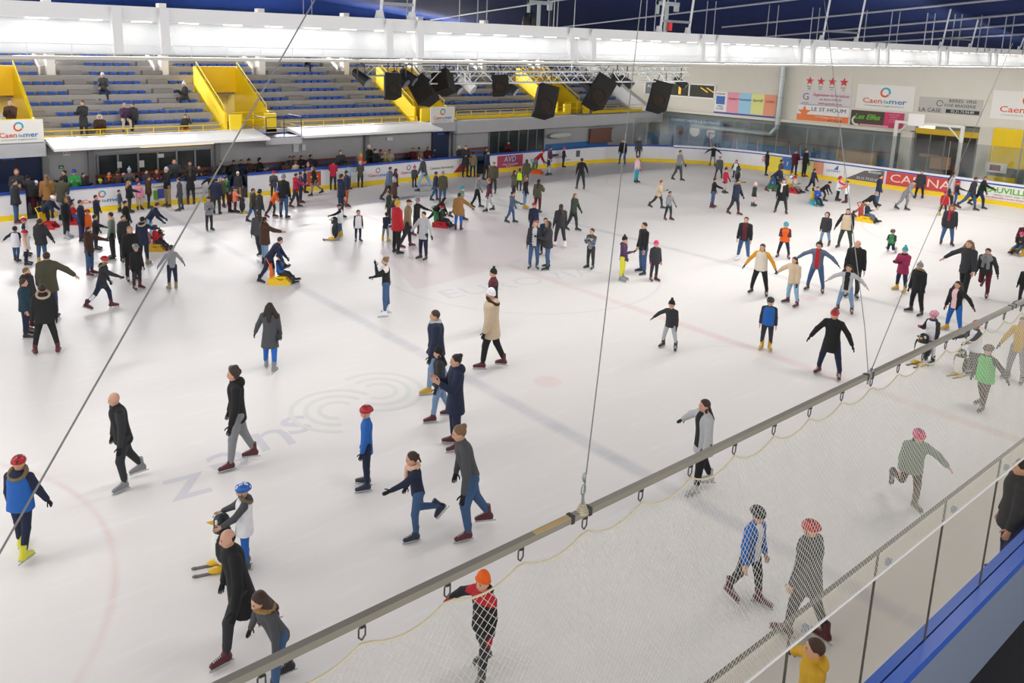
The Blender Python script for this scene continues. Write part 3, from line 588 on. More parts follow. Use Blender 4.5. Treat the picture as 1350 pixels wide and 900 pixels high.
for q in range(-2, 9):
    u0 = 3.45+4.95*q; bk += [u0, u0+.72]
for u in bk:
    if -9 < u < 47: MB().prism([(u-.06, -.3, 7.5), (u-.06, -.34, 6.8), (u-.06, -.28, 6.8), (u-.06, -.2, 7.3)], (1, 0, 0), .14).build('bracket', tw, t)
for u in np.arange(-9, 47, .75): MB().bb((u, -.1, 7.285), (u+.3, -.02, 7.3)).build('lamp', mat('gantry_lamp', '#fff8e8', .4, emis='#fff2da', estr=3), t)
for u in (8.4, 9.15, 16.86, 18.06, 25.0, 27.25, 34.0, 36.8, 42.3, 0.2, -.6):
    mb = MB(); mb.tube((u, 0, 7.6), (u+.35, 0, rz(u, 13)+.1), .03+.0*u, n=8); mb.build('hanger', tw, t)
    MB().prism([(u-.1, 0, 7.5), (u+.1, 0, 7.5), (u+.05, 0, 7.68), (u-.05, 0, 7.68)], (0, 1, 0), .08).build('hanger_foot', tw, t)
for a, b_ in ((8.4, 9.15), (16.86, 18.06), (25, 27.25), (34, 36.8)): MB().bb((a, -.02, 7.78), (b_, .03, 7.84)).build('hanger_tie', steel, t)
for u in np.arange(-7, 47, 6.0):
    ld = bpy.data.lights.new('lamp', 'AREA'); ld.shape = 'RECTANGLE'; ld.size = 5.8; ld.size_y = .12; ld.energy = 7; ld.color = (1, .98, .95)
    lo = bpy.data.objects.new('lamp_light', ld); COL.objects.link(lo); lo.location = (u, -.14, 7.27); lo.parent = t; lo.rotation_euler = (.25, 0, 0)
    ld = bpy.data.lights.new('lamp', 'AREA'); ld.shape = 'RECTANGLE'; ld.size = 5.8; ld.size_y = .55; ld.energy = GANT_E*(.5 if u < 8 else 1.0 if u < 20 else 1.9); ld.color = (1, .98, .95)
    lo = bpy.data.objects.new('lamp_light', ld); COL.objects.link(lo); lo.location = (u, 0, 6.68); lo.parent = t; lo.rotation_euler = (.5 if u > 2 else 0, 0, 0)
# --- roof: sloping dark blue deck with purlins
mb = MB(); C = [(-16, -8), (48.3, -8), (48.3, 51), (-16, 51)]
mb.add([(a, b_, rz(a, b_)) for a, b_ in C]+[(a, b_, rz(a, b_)+.2) for a, b_ in C], [(0, 1, 2, 3), (7, 6, 5, 4), (0, 4, 5, 1), (1, 5, 6, 2), (2, 6, 7, 3), (3, 7, 4, 0)])
struct('ceiling', mb, mat('roof_blue', '#10214f', .9, noise=.1, nscale=2, spec=.1))
prl = mat('purlin_steel', '#8f93a0', .5)
def roofpt(x, y):
    d = ray(x, y); n = np.array([.1, -.012, 1.0]); c = 7.55+.1*48-.012*13-H-.06
    return np.array([0, 0, H])+d*(c/(n@d))
PL = [((543, 30), (700, 6)), ((715, 39), (1020, 2.5)), ((1000, 31), (1311, 0)), ((1026, 47), (1350, 18)), ((1130, 49), (1350, 32)), ((1181, 54), (1350, 45))]
for k, (a, b_) in enumerate(PL):
    A = Vector(roofpt(*a)); B = Vector(roofpt(*b_)); D = B-A; A2 = A-D*.25; B2 = B+D*.4
    B2.z = min(B2.z, rz(B2.x, B2.y)-.02); A2.z = rz(A2.x, A2.y)-.06
    if A2.x > 47.9: A2 = A
    o = MB().tube(A2, B2, .045, n=6).build('purlin', prl); o['kind'] = 'structure'; o.name = 'trim_%d' % (10+k)
t = thing('roof_hangers', 'thin pale steel rods hanging in pairs from the blue roof', 'hanger rods', (0, 0, 0))
for x, yb in ((400, 20), (411, 20), (629, 34), (641, 35), (723, 38), (734, 39), (850, 44), (862, 44), (929, 47), (940, 47), (1010, 50), (1022, 51), (1067, 53), (1076, 53), (1138, 55), (1171, 57), (1181, 57), (1217, 60), (1227, 60), (1253, 62), (1262, 62), (1288, 64), (1298, 64), (1320, 65), (1330, 66), (1348, 67)):
    A = Vector(along(x, yb+4, 30 if x < 900 else 38)); MB().tube(A, (A.x, A.y, rz(A.x, A.y)), .02, n=5).build('rod', prl, t)
# hoists above the gantry
for k, (x, y, lab) in enumerate(((712, 22, 'metal hoist frame with black chain bag above the gantry, middle'), (880, 24, 'metal hoist frame with small red hook above the gantry, right'))):
    p = along(x, y, 24); t = thing('chain_hoist', lab, 'hoist', tuple(p))
    mb = MB(); mb.bb((-.5, -.05, .35), (.45, .05, .45)); mb.bb((-.5, -.04, .1), (-.44, .04, .45)); mb.bb((.3, -.04, .2), (.45, .04, .45)); mb.bb((-.1, -.04, -.4), (-.02, .04, .4)); mb.tube((-.3, 0, .4), (-.3, 0, 2.5), .015); mb.tube((.3, 0, .4), (.3, 0, 2.5), .015); mb.build('frame', mat('hoist_grey', '#a9b3b3', .4, metal=.4), t)
    if k == 0:
        mb = MB(); mb.ell((-.55, 0, -.25), (.13, .1, .35)); mb.ell((-.32, 0, -.15), (.1, .1, .3)); mb.build('chain_bag', black, t); MB().tube((.42, 0, .25), (.42, 0, -.6), .04).build('cable', black, t)
    else: MB().tube((.0, -.1, -.1), (.0, -.1, -.35), .07, n=10).build('hook_block', mat('red'), t)
# --- truss with speakers and lamps
def truss(a, b_, label):
    A = Vector(a); B = Vector(b_); L = (B-A).length; t = thing('lighting_truss', label, 'truss', a, math.atan2(B.y-A.y, B.x-A.x))
    w = .14; al = mat('truss_alu', '#b9bbb8', .35, metal=.5)
    mb = MB()
    for y in (-w, w):
        for z in (0, .3): mb.tube((0, y, z), (L, y, z), .022, n=6)
    mb.build('chord', al, t); mb = MB(); n = int(L/.35); s = L/n
    for i in range(n):
        x0, x1 = i*s, (i+1)*s; za, zb = (0, .3) if i % 2 == 0 else (.3, 0)
        for y in (-w, w): mb.tube((x0, y, za), (x1, y, zb), .011, n=4)
        mb.tube((x0, -w, 0), (x1, w, 0), .01, n=4); mb.tube((x0, -w, .3), (x0, w, .3), .01, n=4)
    mb.build('lattice', al, t)
    for x in (L*.1, L*.5, L*.9): MB().tube((x, 0, .3), (x, 0, 2.6), .012, n=5).build('suspension_chain', steel, t)
    return t
TP = 16.0
ta = hit(478, 97, 1, TP+2.2); tb = hit(905, 91, 1, TP+2.2); truss((ta[0], ta[1], 6.22), (tb[0], tb[1], 6.22), 'aluminium lattice truss carrying lamps, rear one of two')
ta = hit(560, 100, 1, TP); tb = hit(900, 98, 1, TP); truss((ta[0], ta[1], 6.12), (tb[0], tb[1], 6.12), 'aluminium lattice truss carrying speakers, front one of two')
grille = mat('speaker_grille', '#1d1c1b', .9, spec=.1)
def speaker(x, y, w, h, tilt, yawd, lab):
    p = hit(x, y, 1, TP-.1); t = thing('loudspeaker', lab, 'loudspeaker', tuple(p)); dpt = np.linalg.norm(p-[0, 0, H]); s = dpt/FPX
    W, HH = w*s, h*s; D = W*.95
    vd = math.atan2(p[1], p[0])-PI/2
    t.rotation_euler = (math.radians(-18), math.radians(tilt), vd+math.radians(yawd))
    mb = MB(); mb.prism([(-W/2, -D/2, -HH/2), (W/2, -D/2, -HH/2), (W*.34, D/2, -HH/2), (-W*.34, D/2, -HH/2)], (0, 0, 1), HH); mb.build('cabinet', mat('cabinet_black', '#191816', .8, spec=.15), t)
    MB().bb((-W*.46, -D/2-.02, -HH*.47), (W*.46, -D/2, HH*.47)).build('grille', grille, t)
    MB().bb((-W*.3, -D*.3, HH/2), (W*.3, -D*.1, HH/2+.03)).build('top_handle', mat('handle_grey', '#7d7a74', .5), t)
    for sx in (-W*.25, W*.25): MB().tube((sx, 0, HH/2), (sx*.5, .05, HH/2+.45), .012, n=5).build('hanging_strap', black, t)
    mb = MB(); mb.lathe([(.02, 0), (W*.28, .0), (W*.3, .02), (W*.33, .02)], (0, 0, 0), n=20); o = mb.build('cone', mat('cone', '#211b17', .9, spec=.1), t); o.rotation_euler = (PI/2, 0, 0); o.location = (0, -D/2-.025, -HH*.2)
speaker(516, 114, 22, 31, 4, 15, 'black loudspeaker hung furthest left on the truss'); speaker(560, 120, 26, 34, -38, -20, 'black loudspeaker tilted steeply right, second from left')
speaker(586, 109, 24, 28, -22, -30, 'black loudspeaker partly behind the steeply tilted one'); speaker(658, 113, 22, 24, -3, 10, 'small black loudspeaker in the middle of the truss')
speaker(717, 134, 27, 40, 14, 15, 'black loudspeaker hanging lowest, before the yellow entrance'); speaker(788, 122, 28, 40, 30, 10, 'black loudspeaker tilted left, before the white wall corner')
speaker(867, 128, 25, 35, 14, 10, 'black loudspeaker hung furthest right on the truss')
def spot(x, y, lab, r=.13, c=None, rz_=.5):
    p = hit(x, y, 1, TP+.1); t = thing('stage_lamp', lab, 'stage lamp', tuple(p), rz_)
    m = mat(c or 'spot_black', {'spot_white': '#c9c9c6'}.get(c, '#19191b'), .5); R = Matrix.Rotation(.6, 3, 'X')
    mb = MB(); mb.tube((0, .15, .1), (0, -.18, -.12), r*.75, r*1.05, n=12); mb.ell((0, .15, .1), (r*.78, r*.78, r*.78)); mb.build('housing', m, t)
    MB().tube((0, -.18, -.12), (0, -.19, -.127), r*.95, n=12).build('lens', mat('lens', '#5a5f64', .1), t)
    mb = MB(); mb.path([(-r*1.25, 0, 0), (-r*1.25, 0, .3), (r*1.25, 0, .3), (r*1.25, 0, 0)], .014); mb.tube((0, 0, .3), (0, 0, .48), .02); mb.build('yoke', m, t)
for x, y, lab, c in ((476, 102, 'small black stage lamp alone at left end of truss', None), (527, 104, 'black stage lamp clustered at first loudspeaker, left one', None), (539, 101, 'black stage lamp clustered at first loudspeaker, right one', None), (598, 113, 'black stage lamp beside the second loudspeaker pair', None), (616, 112, 'white stage lamp hanging right of the loudspeaker pair', 'spot_white'), (672, 115, 'black stage lamp just right of the small middle loudspeaker', None), (772, 112, 'black stage lamp left of the left-tilted loudspeaker', None), (813, 105, 'small round black stage lamp, left one of a pair', None), (826, 108, 'larger black stage lamp, right one of a pair', None), (897, 109, 'black stage lamp at right end of truss', None)):
    spot(x, y, lab, c=c)
# --- net pole, net, hooks, cables
pole = thing('net_pole', 'grey metal pole carrying the safety net diagonally across the foreground', 'pole', (0, RN, 4.47))
MB().bb((-1.5, -.019, -.019), (31, .019, .019)).build('tube', mat('pole_metal', '#a09a8c', .4, metal=.25, noise=.12, nscale=3), pole)
for u in (3.0, 3.14, 6.42, 6.5, 9.6, 9.7): MB().bb((u-.012, -.023, -.023), (u+.012, .023, .023)).build('joint_collar', mat('collar', '#4b4b4a', .5, metal=.4), pole)
MB().bb((2.72, -.02, .019), (2.98, .012, .021)).build('tape', mat('tape', '#d9b878', .6), pole)
for k in range(34):
    u = 1.17+.487*k
    h_ = thing('carabiner_hook', 'small steel carabiner holding the net rope below the grey pole', 'hook', (u, RN, 4.44), 0, 'net hooks along the pole')
    mb = MB(); mb.path([(0, 0, 0), (.018, 0, -.02), (.018, 0, -.06), (0, 0, -.08), (-.018, 0, -.06), (-.018, 0, -.02), (0, 0, 0)], .0045, n=5); mb.build('ring', mat('hook_steel', '#5d5b58', .4, metal=.6), h_)
    MB().bb((-.012, -.012, -.012), (.012, .012, .012)).build('clip', mat('hook_dark', '#2a2a2a', .5), h_)
net = thing('safety_net', 'white knotted safety net hanging below the grey pole in foreground', 'net', (0, RN, 0))
nm_ = mat('net_cord', '#e9e6da', .7)
u0n, u1n, zt, zb = .2, 17.7, 4.35, 2.58
def topz(u):
    k = (u-1.17)/.487; fr = k-math.floor(k); return 4.36-.075*4*fr*(1-fr) if u > -5 else 4.3
def npos(i, j, cell=.024, nr=62):
    f = j/nr; u = u0n+i*cell/1.0; z = topz(u)*(1-f)+zb*f; y = -.13*min(1, f*1.6)-.02*math.sin(u*1.7)*f*(1-f)
    pinch = math.exp(-((u-3.1)/.5)**2)*(1-f)**2*(3.1-u)*.5
    return Vector((u+pinch, y-.01, z))
mb = MB(); nr = 62; ncol = int((u1n-u0n)/.024)
verts = []; edges = []; idx = {}
for j in range(nr+1):
    for i in range(ncol+1):
        if (i+j) % 2 == 0: idx[(i, j)] = len(verts); verts.append(npos(i, j))
for (i, j), a in idx.items():
    for di in (-1, 1):
        if (i+di, j+1) in idx: edges.append((a, idx[(i+di, j+1)]))
r = .0016; V = []; F = []
for a, b_ in edges:
    A, B = verts[a], verts[b_]; d = (B-A).normalized(); e = d.cross(Vector((0, 1, 0))).normalized()*r; g = Vector((0, r, 0)); k = len(V)
    for p in (A, B): V += [p+e, p-e*.5+g*.87, p-e*.5-g*.87]
    F += [(k, k+1, k+4, k+3), (k+1, k+2, k+5, k+4), (k+2, k, k+3, k+5)]
mesh = mesh_quads('mesh', np.array([tuple(v) for v in V]), np.array(F), [nm_], smooth=False)
o = bpy.data.objects.new('mesh', mesh); COL.objects.link(o); o.parent = net
mb = MB(); P = [(u, -.01, topz(u)) for u in np.arange(u0n, u1n, .06)]; mb.path(P, .0065, n=5); mb.build('head_rope', mat('rope', '#ddd3b4', .8), net)
mb = MB(); mb.tube((u0n, -.145, zb), (u1n, -.145, zb), .011, n=6); mb.build('foot_rope', mat('rope_w', '#f0f0ee', .7), net)
cabm = mat('wire_cable', '#8d8d8b', .5, metal=.3)
def cable(name, lab, P, r):
    mb = MB(); mb.path(P, r, n=5); o = mb.build(name, cabm); setp(o, lab, 'cable'); return o
A = Vector(hit(768, 664, 1, RN)); 
def ext(A, B, zmax=9.3):
    A = Vector(A); B = Vector(B); D = B-A
    if D.z <= 0: return B
    k = (zmax-A.z)/D.z; return A+D*min(k, 3.0)
m1 = Vector(hit(790, 482, 1, 3.3)); B = Vector(hit(846, -4, 1, 5.2)); cable('suspension_cable', 'thin steel cable rising from the middle of the net pole', [A, m1, B], .0042)
t = thing('shackle', 'steel shackle and turnbuckle tying cable to the net pole, middle', 'shackle', tuple(A)); mb = MB(); mb.ell((0, 0, .16), (.012, .012, .03)); mb.tube((0, 0, .0), (0, 0, .06), .008); mb.path([(0, 0, .05), (.015, 0, .07), (.015, 0, .1), (0, 0, .12), (-.015, 0, .1), (-.015, 0, .07), (0, 0, .05)], .005); mb.build('bow', steel, t)
mb = MB()
for k in range(5): mb.path([Vector((.04*math.sin(k*1.3+q), .03*math.cos(k+q), -.05+.012*k)) for q in np.linspace(0, 6.28, 10)], .004, n=4)
mb.build('knot', mat('rope'), t)
A = Vector(hit(1145, 497, 1, RN)); B1 = Vector(hit(1086, -4, 1, 7.0)); B2 = Vector(hit(1325, 80, 1, 6.0)); B2 = A+(B2-A)*1.15
cable('suspension_cable', 'left one of two cables spreading from pole at right', [A, Vector(hit(1140, 430, 1, 3.0)), B1], .0042); cable('suspension_cable', 'right one of two cables spreading from pole at right', [A, Vector(hit(1190, 385, 1, 3.3)), B2], .0042)
t = thing('shackle', 'steel shackle where two cables meet on the net pole, right', 'shackle', tuple(A)); mb = MB(); mb.ell((0, 0, .03), (.014, .014, .03)); mb.tube((-.01, 0, .0), (.05, 0, .06), .014); mb.tube((0, 0, -.06), (0, 0, .02), .01); mb.build('bow', steel, t)
A = Vector(hit(-8, 742, 1, 4.0)); B = Vector(hit(417, -4, 1, 6.0)); cable('suspension_cable', 'long pale cable slanting across the left of the rink', [A, B], .006)
# --- lamps added under the roof (out of frame above) plus ambient world fill
FILL_LENS = mat('fill_lamp_lens', '#ffffff', .4, emis='#ffffff', estr=4)
LE = 1.0
k = 0
LP = [(-9, 6), (-9, 17), (-9, 28), (0, 6), (0, 17), (0, 28), (9, 5), (20, 4), (30, 0), (39, 0), (46, 1)]
for u, v in LP:
    if True:
        z = rz(u, v)-.75
        t = thing('added_lamp', None, 'lamp', (u, v, z)); t['label'] = 'added white high-bay lamp out of view, lighting the ice'; t['group'] = 'added high-bay lamps under the roof'
        mb = MB(); mb.lathe([(.05, .3), (.12, .28), (.15, .1), (.4, 0)], n=16); mb.build('shade', mat('lamp_shade', '#c9c9c9', .4, metal=.4), t)
        MB().tube((0, 0, .04), (0, 0, .045), .3, n=16).build('lens', FILL_LENS, t); MB().tube((0, 0, .3), (0, 0, .7), .02).build('stem', steel, t)
        ld = bpy.data.lights.new('lamp', 'AREA'); ld.shape = 'DISK'; ld.size = 4; ld.energy = FILL_E*(.55 if u < 5 else 1.0 if u < 15 else 1.9); ld.color = (1, .965, .93)
        lo = bpy.data.objects.new('lamp_light', ld); COL.objects.link(lo); lo.location = (0, 0, -.05); lo.parent = t
for u in (-2, 10, 22, 34):  # added lamps standing in for light from behind the top rows
    t = thing('added_lamp', 'long strip lamp above the upper rows of the stands', 'lamp', (u, 48.5, 8.15), 0, 'strip lamps above the stands')
    MB().bb((-3, -.1, 0), (3, .1, .1)).build('housing', white, t)
    ld = bpy.data.lights.new('lamp', 'AREA'); ld.shape = 'RECTANGLE'; ld.size = 9; ld.size_y = .5; ld.energy = STAND_E; ld.color = (1, .98, .96)
    lo = bpy.data.objects.new('lamp_light', ld); COL.objects.link(lo); lo.location = (0, 0, -.03); lo.rotation_euler = (-.25, 0, 0); lo.parent = t
for u in (-5, 4, 13):  # extra lamps above the view, put in to brighten the stand risers
    z = rz(u, 29)-.5
    t = thing('added_lamp', 'flood lamp under the roof aimed at the stands', 'lamp', (u, 29, z), 0, 'flood lamps aimed at the stands')
    o = MB().bb((-1.2, -.1, 0), (1.2, .1, .15)).build('housing', white, t); MB().tube((0, 0, .15), (0, 0, .5), .03).build('stem', steel, t)
    ld = bpy.data.lights.new('lamp', 'AREA'); ld.shape = 'RECTANGLE'; ld.size = 3; ld.size_y = .6; ld.energy = 560; ld.color = (1, .98, .95)
    lo = bpy.data.objects.new('lamp_light', ld); COL.objects.link(lo); lo.location = (0, .05, -.05); lo.rotation_euler = (1.05, 0, -.25); lo.parent = t
w = bpy.data.worlds.new('hall'); SC.world = w; w.use_nodes = True; w.node_tree.nodes['Background'].inputs[0].default_value = (1, .985, .96, 1); w.node_tree.nodes['Background'].inputs[1].default_value = WORLD_S
vs = SC.view_settings; vs.view_transform = 'Standard'; vs.look = 'None'; vs.gamma = 1; vs.use_curve_mapping = False; vs.exposure = EXPO
SC.cycles.use_denoising = True; SC.cycles.max_bounces = 5; SC.cycles.transparent_max_bounces = 16
# ================================================================ PEOPLE
def nrm(v): v = np.array(v, float); return v/max(1e-9, np.linalg.norm(v))
class Prim:
    __slots__ = ('t', 'a', 'b', 'ra', 'rb', 'n', 'f', 'R', 'r', 'm')
def cap(a, b, ra, rb=None, n=None, f=1.0, m=0):
    p = Prim(); p.t = 0; p.a = np.array(a, np.float32); p.b = np.array(b, np.float32); p.ra = ra; p.rb = ra if rb is None else rb
    p.n = None if n is None else np.array(nrm(n), np.float32); p.f = f; p.m = m; p.R = None; p.r = None; return p
def ell(c, R, r, m=0):
    p = Prim(); p.t = 1; p.a = np.array(c, np.float32); p.b = p.a; p.R = np.array(R, np.float32); p.r = np.array(r, np.float32); p.m = m; p.ra = p.rb = float(max(r)); p.n = None; p.f = 1; return p
def pd(p, P):
    if p.t == 0:
        q = P-p.a; ab = p.b-p.a; L = float(ab@ab)
        if p.n is not None:
            # measure the depth direction with a larger weight (flattened cross-section)
            h = np.clip((q@ab)/max(L, 1e-9), 0, 1); w = q-h[:, None]*ab
            k = w@p.n; w = w+(k*(p.f-1))[:, None]*p.n
        else:
            h = np.clip((q@ab)/max(L, 1e-9), 0, 1); w = q-h[:, None]*ab
        d = np.sqrt((w*w).sum(1))-(p.ra+(p.rb-p.ra)*h)
        return d/(1 if p.f < 1.01 else p.f**.5)
    q = (P-p.a)@p.R.T; k0 = np.sqrt(((q/p.r)**2).sum(1)); k1 = np.sqrt(((q/p.r**2)**2).sum(1))
    return k0*(k0-1)/np.maximum(k1, 1e-6)
def smin(a, b, k):
    h = np.maximum(k-np.abs(a-b), 0)/k; return np.minimum(a, b)-h*h*k*.25
def nets(F, lo, h):
    S = F < 0; nx, ny, nz = F.shape
    c = [S[i:nx-1+i, j:ny-1+j, k:nz-1+k] for i in (0, 1) for j in (0, 1) for k in (0, 1)]
    cnt = sum(x.astype(np.int8) for x in c); act = (cnt > 0) & (cnt < 8); I = np.argwhere(act)
    if len(I) == 0: return None
    idm = -np.ones(act.shape, np.int64); idm[act] = np.arange(len(I))
    off = np.array([(i, j, k) for i in (0, 1) for j in (0, 1) for k in (0, 1)])
    val = np.stack([F[I[:, 0]+o[0], I[:, 1]+o[1], I[:, 2]+o[2]] for o in off], 1)
    acc = np.zeros((len(I), 3)); n = np.zeros(len(I))
    for a in range(8):
        for b_ in range(a+1, 8):
            if np.abs(off[a]-off[b_]).sum() != 1: continue
            va, vb = val[:, a], val[:, b_]; m = (va < 0) != (vb < 0); t = np.where(m, va/np.where(m, va-vb, 1), 0)
            acc += np.where(m[:, None], off[a]+t[:, None]*(off[b_]-off[a]), 0); n += m
    V = (I+acc/n[:, None])*h+lo
    Q = []
    for ax in range(3):
        o1, o2 = [(1, 2), (2, 0), (0, 1)][ax]
        A = [slice(1, -1)]*3; A[ax] = slice(0, -1); B = list(A); B[ax] = slice(1, None)
        sa = S[tuple(A)]; sb = S[tuple(B)]
        for s_, flip in ((sa & ~sb, False), (~sa & sb, True)):
            E = np.argwhere(s_)
            if len(E) == 0: continue
            base = E.copy(); base[:, o1] += 1; base[:, o2] += 1
            d1 = np.zeros(3, int); d1[o1] = 1; d2 = np.zeros(3, int); d2[o2] = 1
            q = [idm[tuple((base-x).T)] for x in (d1+d2, d2, 0*d1, d1)]
            q = np.stack(q, 1)
            Q.append(q[:, ::-1] if flip else q)
    return V, np.concatenate(Q)
def sdf_mesh(prims, h, k=.02, cuts=(), pad=.03):
    lo = np.min([np.minimum(p.a, p.b)-max(p.ra, p.rb) for p in prims], 0)-pad; hi = np.max([np.maximum(p.a, p.b)+max(p.ra, p.rb) for p in prims], 0)+pad
    n = np.ceil((hi-lo)/h).astype(int)+2
    g = [lo[i]+h*np.arange(n[i]) for i in range(3)]
    F = np.full(tuple(n), .5, np.float32); first = True
    for p in prims:      # evaluate each shape only in its own neighbourhood
        R_ = max(p.ra, p.rb)+k+2.5*h
        a = np.floor((np.minimum(p.a, p.b)-R_-lo)/h).astype(int).clip(0); b_ = (np.ceil((np.maximum(p.a, p.b)+R_-lo)/h).astype(int)+1)
        sl = tuple(slice(a[i], min(b_[i], n[i])) for i in range(3))
        G = np.stack(np.meshgrid(*[g[i][sl[i]] for i in range(3)], indexing='ij'), -1); sh = G.shape[:3]
        d = pd(p, G.reshape(-1, 3).astype(np.float32)).reshape(sh)
        F[sl] = smin(F[sl], d, k)
    for (c, nn) in cuts:
        nn = nrm(nn); G = np.stack(np.meshgrid(*g, indexing='ij'), -1)
        F = np.maximum(F, ((G-np.array(c))@nn).astype(np.float32))
    return nets(F, lo, h)
def pmat_idx(V, Q, prims):
    Vf = V.astype(np.float32); D = np.stack([pd(p, Vf) for p in prims], 1); am = np.array([p.m for p in prims])[D.argmin(1)]
    return am[Q[:, 0]]
PAL = dict(black='#1b1b1e', charcoal='#303136', navy='#1f2740', grey='#85878b', ltgrey='#b4b6b9', dkgrey='#4a4c50', olive='#4d4a3a', khaki='#8c7d5e', brown='#4a3226', tan='#b08a58', camel='#9a6f3c', beige='#c9b59a', cream='#d8cfc2', red='#b3202a', crimson='#b01f3e', maroon='#571c26', pink='#d98aa0', hotpink='#dc3d7c', palepink='#e3bfc4', orange='#e8641e', salmon='#e98467', rust='#a85428', white='#e9e9ee', blue='#2462b4', royal='#1f50b4', sky='#8fb0c8', bluegrey='#56657a', denim='#3c5980', ltdenim='#7793b4', teal='#1fa0ae', turquoise='#1a9fb0', dkteal='#1d3b48', green='#2f8f4a', lime='#5fc46a', dkgreen='#2f3d33', yellow='#d8d43a', neon='#c6e62c', mustard='#cf9326', gold='#caa028', purple='#4d3355', plum='#93264f', violet='#3f3560', peach='#e7b79c', sun='#edc41e', skin='#c99b83', greygreen='#7c8a7c')
WORD = dict(ltgrey='light grey', dkgrey='dark grey', dkgreen='dark green', palepink='pale pink', hotpink='hot pink', ltdenim='light', dkteal='dark teal', bluegrey='blue-grey', greygreen='grey-green', neon='neon yellow', sky='pale blue')
HAIRC = dict(brown='#3d2a1f', black='#16130f', blond='#a9824f', ginger='#a4542c', dark='#241a14', grey='#8e8a86', fair='#7d6040')
def cw(c): return WORD.get(c, c)
def cloth(c): return mat('cloth_'+c, PAL[c], .88, noise=.10, nscale=14, bump=.25, bscale=70)
def hairm(c): return mat('hair_'+c, HAIRC[c], .6, noise=.35, nscale=30, bump=.5, bscale=120)
SKIN = mat('skin', '#cf9f86', .55, noise=.05, nscale=20)
def leather(c): return mat('boot_'+c, PAL[c], .35, noise=.08, nscale=10)
# skate template (one mesh for every boot; colour per object)
def make_boot():
    prims = [cap((0, -.055, .085), (0, -.06, .27), .047, .052), cap((0, -.07, .075), (0, .13, .068), .042, .036, n=(0, 0, 1), f=1.15), cap((0, -.02, .12), (0, .09, .085), .038, .034), ell((0, -.08, .085), np.eye(3), (.042, .045, .05))]
    V, Q = sdf_mesh(prims, .013, .03, cuts=[((0, 0, .048), (0, 0, -1)), ((0, 0, .27), (0, 0, 1))]); me = mesh_quads('skate', V, Q, [leather('black'), mat('laces', '#d9d6cf', .7)])
    return me
BOOT = make_boot()
mb = MB(); mb.bb((-.036, -.115, .035), (.036, .155, .05)); mb.bb((-.012, -.085, .012), (.012, -.05, .04)); mb.bb((-.012, .07, .012), (.012, .11, .04)); mb.prism([(-.0035, -.15, .0), (-.0035, .15, .0), (-.0035, .175, .014), (-.0035, .16, .022), (-.0035, -.15, .018)], (1, 0, 0), .007)
BLADE = mesh_np('blade', mb.v, mb.f, [mat('blade_steel', '#c5c9cc', .25, metal=.8)])
mb = MB(); [mb.bb((-.018, .02+.022*i, .135-.008*i), (.018, .028+.022*i, .15-.008*i)) for i in range(5)]
LACE = mesh_np('laces', mb.v, mb.f, [mat('laces', '#d9d6cf', .7)])
# pose tables: legs (swing, knee, abduction) left/right, forward lean
LEGS = dict(st=((0, 3, 4), (0, 3, 4), 0), ap=((4, 6, 9), (-4, 4, 9), 2), wd=((6, 10, 14), (-3, 6, 13), 5), gl=((14, 22, 5), (-16, 18, 7), 8), gr=((-16, 18, 7), (14, 22, 5), 8), sd=((26, 20, 6), (-28, 16, 6), 10), sr=((-28, 16, 6), (26, 20, 6), 10),
            wl=((14, 8, 4), (-14, 12, 4), 3), lk=((10, 14, 5), (-10, 75, 6), 10), bd=((12, 22, 8), (-18, 14, 8), 42), b2=((30, 40, 8), (-34, 14, 8), 45), kn=((10, 100, 8), (14, 96, 8), 8), si=((86, 84, 8), (84, 80, 8), 4), sf=((80, 40, 9), (76, 34, 9), -4), cr=((70, 100, 12), (60, 100, 12), 25), hb=((8, 14, 6), (-6, 10, 6), 22))
# arms: (flex, abduction, elbow) left/right
ARMS = dict(dn=((4, 9, 12), (2, 9, 12)), ou=((10, 62, 8), (10, 62, 8)), o2=((8, 38, 12), (8, 38, 12)), oL=((12, 58, 8), (4, 10, 14)), oR=((4, 10, 14), (12, 58, 8)), fw=((44, 12, 22), (44, 12, 22)), fL=((62, 14, 15), (6, 14, 20)), fR=((6, 14, 20), (62, 14, 15)), hd=((24, 10, 80), (24, 10, 80)), hL=((26, 12, 85), (2, 10, 12)), hR=((2, 10, 12), (26, 12, 85)), up=((60, 20, 110), (20, 12, 60)), cx=((22, 4, 100), (22, 4, 100)), dw=((42, 8, 10), (38, 10, 12)), sL=((8, 26, 14), (4, 9, 14)), sR=((4, 9, 14), (8, 26, 14)), bk=((-25, 14, 10), (30, 14, 30)), ek=((2, 40, 70), (2, 40, 70)))
def body_dir(flex, abd, side):
    f, a = math.radians(flex), math.radians(abd); return np.array([side*math.sin(a), math.sin(f)*math.cos(a), -math.cos(f)*math.cos(a)])
def rotx(v, a):
    c, s = math.cos(a), math.sin(a); return np.array([v[0], v[1]*c-v[2]*s, v[1]*s+v[2]*c])
